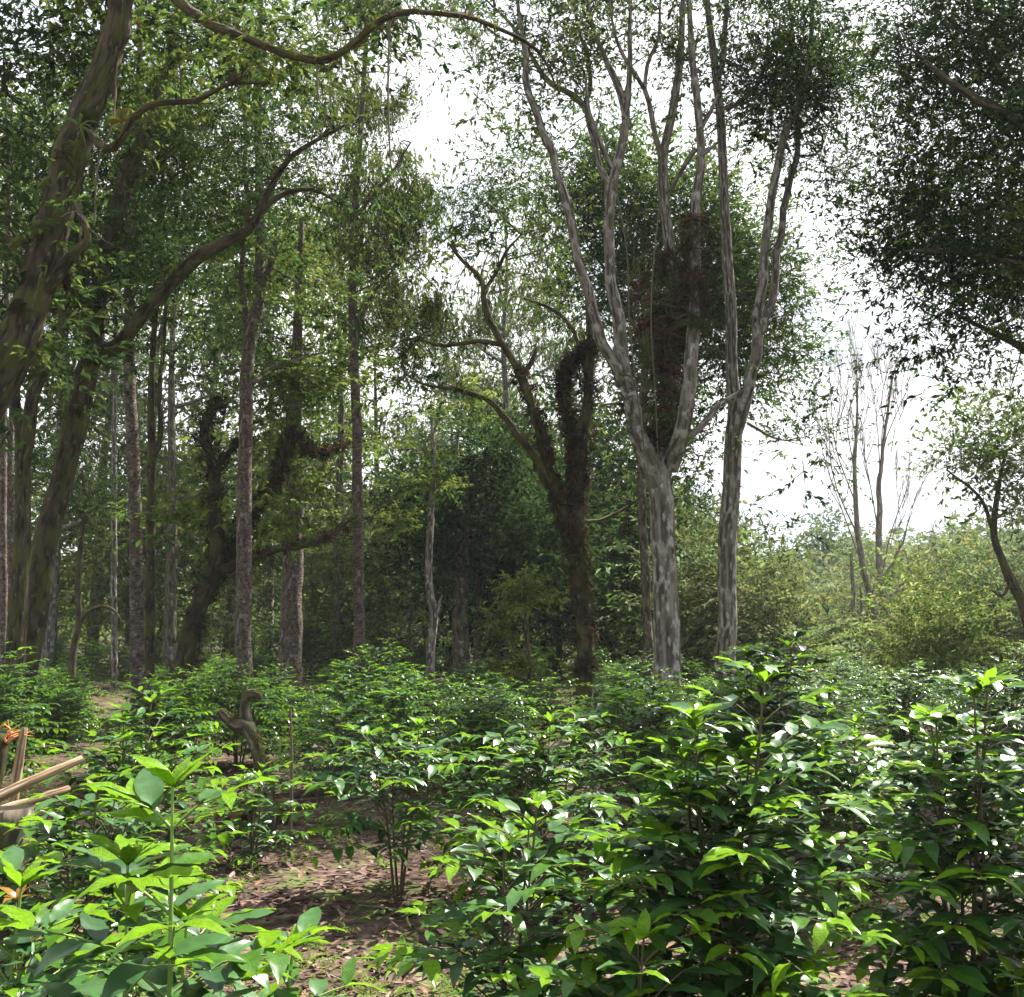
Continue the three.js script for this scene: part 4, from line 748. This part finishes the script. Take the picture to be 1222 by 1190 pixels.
coffeeNear(1135, 3.7, { label: 'dense upright coffee bush with bare stems showing at its foot', h: 1.43, r: 0.4, leaf: 0.135, stems: 6, node: 0.068, gap: 0.03, tone: 1.3, bare: 0.2 });
coffeeNear(610, 3.6, { label: 'small pointed coffee bush with one leading shoot over the litter path', h: 1.0, r: 0.42, leaf: 0.13, stems: 4, node: 0.068, tone: 1.3 });
coffeeNear(500, 3.2, { label: 'knee-high coffee plant spreading flat at the edge of the sunlit litter', name: 'coffee_plant', category: 'plant', h: 0.5, r: 0.36, leaf: 0.125, stems: 2, tone: 1.3, parts: 160 });
coffeeNear(730, 3.1, { label: 'low coffee bush squeezed between the pointed bush and the tall full one', h: 0.76, r: 0.42, leaf: 0.135, stems: 4, node: 0.07, tone: 1.3, parts: 260 });
coffeeNear(960, 2.8, { label: 'short coffee plant with upturned bright leaves at the foot of the tall full bush', name: 'coffee_plant', category: 'plant', h: 0.56, r: 0.28, leaf: 0.145, stems: 2, tone: 1.3, parts: 140 });
coffeeNear(1205, 3.4, { label: 'small coffee plant low beside bare soil under the dense upright bush', name: 'coffee_plant', category: 'plant', h: 0.64, r: 0.34, leaf: 0.135, stems: 3, tone: 1.3, parts: 160 });
coffeeNear(95, 4.3, { label: 'low shiny coffee bush behind the glowing young plant', h: 0.95, r: 0.5, leaf: 0.12, stems: 4, node: 0.068, tone: 1.3, parts: 280 });
coffeeNear(160, 5.6, { label: 'bushy coffee shrub with pale shoots beside the broken poles', h: 1.24, r: 0.52, leaf: 0.125, stems: 5, node: 0.068, tone: 1.3, parts: 300 });
coffeeNear(478, 6.6, { label: 'spreading coffee bush standing clear on the leaf litter', h: 1.0, r: 0.62, leaf: 0.14, stems: 4, tone: 1.3, bare: 0.3, parts: 280 });
coffeeNear(640, 6.3, { label: 'coffee bush with large drooping leaves behind the pointed bush', h: 1.04, r: 0.64, leaf: 0.14, stems: 5, tone: 1.3, parts: 300 });
coffeeNear(920, 7.4, { label: 'tall broad coffee bush behind the tall full bush', h: 1.5, r: 0.75, leaf: 0.15, stems: 5, tone: 1.3, parts: 260 });
coffeeNear(385, 8.8, { label: 'airy coffee bush on thin stems at the end of the litter path', h: 0.98, r: 0.6, leaf: 0.125, stems: 3, tone: 1.3, bare: 0.4, parts: 200 });
coffeeNear(765, 8.0, { label: 'dense coffee bush beside the tall broad one', h: 1.15, r: 0.75, leaf: 0.13, stems: 5, tone: 1.3, parts: 240 });
coffeeNear(306, 7.6, { label: 'small open coffee bush growing round the foot of the gnarled root', h: 0.66, r: 0.4, leaf: 0.12, stems: 4, tone: 1.3, parts: 180 });
coffeeNear(1005, 6.2, { label: 'coffee bush filling the gap between the tall full bush and the dense upright one', h: 1.08, r: 0.6, leaf: 0.135, stems: 5, tone: 1.3, parts: 240 });
coffeeNear(1215, 8.5, { label: 'rounded coffee bush beyond the dense upright bush', h: 1.4, r: 0.8, leaf: 0.13, stems: 5, tone: 1.3, parts: 200 });
coffeeNear(28, 3.0, { name: 'seedling', category: 'seedling', label: 'seedling with a few orange-bronze new leaves by the bark-covered stump', h: 0.86, r: 0.07, leaf: 0.1, stems: 1, node: 0.13, bare: 0.6, tone: 3, bronze: true, stem: M.brownStem, parts: 20 });
// rows farther in: three kinds, cloned
{
  const protos = [1, 2, 3].map((s) => {
    rnd = mulberry(600 + s);
    const plan = coffeePlan({ h: 1.2, r: 0.7, leaf: 0.11, stems: 7, node: 0.066, tone: 1.3, gap: 0.05 });
    const g = new THREE.Group(); part(g, 'stem', stemGeo(plan, false), M.brownStem);
    for (const tone of [0, 1, 2, 3, 4]) { const gs = plan.leaves.filter((l) => l.tone === tone).map((l) => LOWBLADES[l.v % 2].clone().applyMatrix4(leafMatrix(l))); if (gs.length) part(g, 'foliage', mergeGeometries(gs), COFFEE[tone], 'stuff'); }
    return g;
  });
  rnd = mulberry(650);
  const LAB = 'glossy coffee bush in the crowded rows under the trees';
  for (let z = 9.2; z < 50; z += z < 16 ? 1.7 : z < 34 ? 2.3 : 3.4) for (let x = -z * 0.56 - 1; x < z * 0.56 + 1; x += R(1.3, 1.9) * (z < 16 ? 1 : z < 30 ? 1.35 : 2)) {
    const px = x + gauss() * 0.2, pz = -(z + gauss() * 0.35), sx = 611 + px / -pz * F;
    if (-pz < 10.6 && sx > 270 && sx < 420) continue;
    if (-pz < 9 || rnd() < 0.06) continue;
    const k = Math.floor(R(3)), g = protos[k].clone(); g.name = numbered('coffee_bush'); g.position.set(px, ground(px, pz), pz); g.rotation.y = R(6.28); const s = z < 13 ? R(0.75, 1.18) : R(0.52, 0.86) * (rnd() < 0.15 ? 1.45 : 1) * (z > 33 ? 1.5 : 1); g.scale.set(s, s, s);
    g.userData = { label: LAB, category: 'bush', group: 'coffee bushes in the rows' }; scene.add(g);
  }
}

// ================================================================= FLOOR DETAIL
rnd = mulberry(900);
{ // dry leaves lying on the floor
  const g1 = bladeGeo({ n: 3, cols: 2, W: 0.45, droop: -0.3, fold: 0.6 }), mats = [], cols = [];
  const C = [[0.12, 0.07, 0.05], [0.2, 0.13, 0.1], [0.3, 0.22, 0.17], [0.09, 0.05, 0.04], [0.24, 0.15, 0.08], [0.16, 0.1, 0.09]];
  for (let i = 0; i < 12000; i++) {
    const d = 3.6 + 9 * Math.pow(rnd(), 1.5), a = R(-0.52, 0.52), x = Math.tan(a) * d, z = -d, y = ground(x, z) + 0.006 + R(0.022);
    const th = R(6.283); mats.push(place(V(x, y, z), V(Math.cos(th), gauss() * 0.28, Math.sin(th)), V(gauss() * 0.45, 1, gauss() * 0.45).normalize(), R(0.035, 0.085)));
    const c = C[Math.floor(R(6))], s = R(0.4, 0.95); cols.push(new THREE.Color().setRGB(c[0] * s, c[1] * s * 0.92, c[2] * s * 0.9));
  }
  const m = instanced(scene, 'leaf_litter', g1, M.litter, mats, cols, 'stuff'); m.userData = { kind: 'stuff', label: 'carpet of dry brown fallen leaves on the floor', category: 'leaf litter' };
  const sticks = []; for (let i = 0; i < 160; i++) { const d = R(4, 12), x = Math.tan(R(-0.5, 0.5)) * d, a = R(6.28), l = R(0.1, 0.5), p = V(x, ground(x, -d) + 0.02, -d); sticks.push(twig([p, p.clone().add(V(Math.cos(a) * l * 0.5, R(0.03), Math.sin(a) * l * 0.5)), p.clone().add(V(Math.cos(a + 0.2) * l, R(0.03), Math.sin(a + 0.2) * l))], R(0.003, 0.008), 0.002, 4, 3)); }
  const st = part(scene, 'fallen_twigs', mergeGeometries(sticks), M.deadTwig, 'stuff'); st.userData = { kind: 'stuff', label: 'thin fallen twigs scattered over the leaf litter', category: 'twigs' };
}
{ // small green growth on the floor: between and behind the bushes, thin on the path
  const mats = [], cols = [], tg = tuftGeo(33, 7, 0.12, 0.012, 0.5), mats2 = [], cols2 = [];
  for (let i = 0; i < 5000; i++) {
    const d = 4.2 + 30 * Math.pow(rnd(), 1.3), a = R(-0.5, 0.5), x = Math.tan(a) * d, n = fbm(x * 0.9 + 7, d * 0.9, 71, 3), sx = 611 + x / d * F;
    const path = d > 5.2 && d < 10.5 && sx > 230 && sx < 520;
    if (n < (path ? 0.66 : d < 8 ? 0.58 : 0.45)) continue;
    const p = V(x, ground(x, -d), -d);
    if (rnd() < 0.5) { mats.push(place(p, V(1, 0, 0).applyAxisAngle(UPV, R(6.28)), UPV, R(0.5, 1.5))); const w = R(0.6, 1.3); cols.push(new THREE.Color().setRGB(0.11 * w, 0.16 * w, 0.035 * w)); }
    else { mats2.push(place(p.add(V(0, 0.02, 0)), V(1, R(0.2, 0.9), 0).applyAxisAngle(UPV, R(6.28)), UPV, R(0.2, 0.45) * (d > 9 ? 1.6 : 1))); cols2.push(tint('light')); }
  }
  const a = instanced(scene, 'ground_herbs', tg, M.strap, mats, cols, 'stuff'); a.userData = { kind: 'stuff', label: 'small grassy green herbs sprouting through the litter', category: 'herbs' };
  const b = instanced(scene, 'ground_cover', BRANCHLETS.fine[0], M.leaf, mats2, cols2, 'stuff'); b.userData = { kind: 'stuff', label: 'low leafy ground cover between the coffee bushes', category: 'ground cover' };
}
// broken poles and splintered wood, left edge
function pole(label, pts, r, bk, group) {
  const P = pts.map(([x, y, d]) => at(x, y, d)), b = P[0].clone(), g = thing('fallen_pole', label, 'pole', b, group), geo = tube(P, r, { radial: 10, seed: treeSeed++, step: 0.05, rough: 0.3, kink: 0.5 }); geo.translate(-b.x, -b.y, -b.z); part(g, 'shaft', geo, bk);
  return g;
}
pole('long peeled pole slanting up over the barky stump', [[-60, 985, 4.7], [0, 950, 4.8], [50, 927, 4.9], [97, 907, 5]], [0.025, 0.024, 0.022, 0.017], BARK.peeled);
pole('thinner pole resting below the long slanting pole', [[-60, 980, 4.5], [0, 965, 4.6], [45, 952, 4.7], [84, 940, 4.8]], [0.015, 0.015, 0.016, 0.014], BARK.peeled);
{ // barky stump under the poles
  const b = at(8, 1000, 4.6), f = V(b.x - 0.02, ground(b.x, b.z), b.z), g = thing('tree_stump', 'short thick stump with flaking grey bark under the slanting poles', 'stump', f);
  const H = at(8, 962, 4.6).y - f.y, geo = tube([V(0, -0.1, 0), V(0, H * 0.5, 0), V(0.01, H, 0)], [0.13, 0.115, 0.11], { radial: 16, step: 0.06, rough: 0.18, seed: 71, flare: 0.3 }); part(g, 'bark', geo, BARK.brown);
  const s = at(20, 872, 6.2), q = V(s.x, ground(s.x, s.z), s.z), h = thing('splintered_stump', 'snapped trunk stub with raw orange splinters behind the poles', 'stump', q), y = s.y - q.y;
  part(h, 'bark', tube([V(-0.25, -0.1, 0), V(-0.2, y * 0.6, 0), V(-0.1, y, 0)], [0.12, 0.1, 0.07], { radial: 12, step: 0.08, rough: 0.25, seed: 73 }), BARK.mossy);
  const sp = []; for (let i = 0; i < 14; i++) { const a = V(R(-0.18, 0.0), y - 0.06, R(-0.06, 0.06)); sp.push(twig([a, a.clone().add(V(R(-0.02, 0.1), R(0.02, 0.06), 0)), a.clone().add(V(R(0, 0.18), R(0, 0.12), R(-0.05, 0.05)))], R(0.006, 0.016), 0.002, 4, 3)); }
  part(h, 'splinters', mergeGeometries(sp), M.cutWood, 'stuff');
  part(h, 'stake', tube([V(0.02, y - 0.42, 0.05), V(0.04, y - 0.2, 0.05), V(0.06, y + 0.02, 0.04)], [0.03, 0.028, 0.02], { radial: 8, step: 0.06, seed: 75 }), BARK.peeled);
}
{ // gnarled mossy stump like a crooked finger
  const d = 8.4, g0 = at(300, 915, d), f = V(g0.x, ground(g0.x, g0.z), g0.z), g = thing('gnarled_root', 'gnarled mossy upturned root with a hooked tip among the bushes', 'root', f);
  const P = (l) => l.map(([x, y, dz = 0]) => at(x, y, d + dz).sub(f)), put = (n, l, r, s) => part(g, n, tube(P(l), r, { radial: 12, step: 0.05, rough: 0.4, seed: s }), BARK.brown);
  const low = at(318, 930, d).sub(f); low.y = -0.1;
  put('trunk', [[318, 1000], [316, 920], [308, 900], [302, 880], [294, 864], [284, 866], [272, 860], [262, 848]].slice(1), [0.05, 0.045, 0.05, 0.062, 0.055, 0.04, 0.022], 81);
  part(g, 'foot', tube([low, at(316, 925, d).sub(f)], [0.1, 0.075], { radial: 12, step: 0.08, rough: 0.4, seed: 83 }), BARK.brown);
  put('hook', [[294, 864], [292, 850], [293, 835], [297, 828], [306, 828], [311, 834]], [0.055, 0.042, 0.034, 0.034, 0.03, 0.02], 82);
  epiphytes(g, V(0, 0, 0), P([[314, 915], [304, 885], [294, 864], [272, 860]]), 0.05, 160, { cols: [[0.12, 0.13, 0.03], [0.08, 0.09, 0.02], [0.14, 0.1, 0.05]], s: [0.12, 0.3], name: 'moss' });
  put('spur', [[293, 838], [293, 826], [294, 819]], [0.04, 0.03, 0.012], 84);
}
{ // thin sapling stake and heap of dead fern by the path
  const p = at(345, 1000, 8); p.y = ground(p.x, p.z); const g = thing('stake', 'thin bare upright stake beside the litter path', 'stake', p); part(g, 'shaft', twig([V(0, -0.05, 0), V(0.01, 0.5, 0), V(-0.01, 1.05, 0.02)], 0.014, 0.009, 7, 8), M.brownStem);
  const q = at(305, 962, 9.4); q.y = ground(q.x, q.z); const h = thing('dead_fern', 'heap of withered rusty fern fronds at the end of the litter path', 'fern', q);
  const ms = [], cs = []; for (let i = 0; i < 26; i++) { ms.push(place(V(gauss() * 0.35, R(0.02, 0.16), gauss() * 0.25), V(1, gauss() * 0.2, 0).applyAxisAngle(UPV, R(6.28)), UPV, R(0.5, 1))); const c = [[0.26, 0.1, 0.04], [0.3, 0.2, 0.1], [0.16, 0.18, 0.05], [0.14, 0.06, 0.03]][Math.floor(R(4))]; cs.push(new THREE.Color().setRGB(...c)); }
  instanced(h, 'frond', FERN, M.strap, ms, cs, 'stuff');
}

scene.fog = new THREE.FogExp2(new THREE.Color().setRGB(0.9, 0.95, 1), 0.00042);
renderer.render(scene, camera);
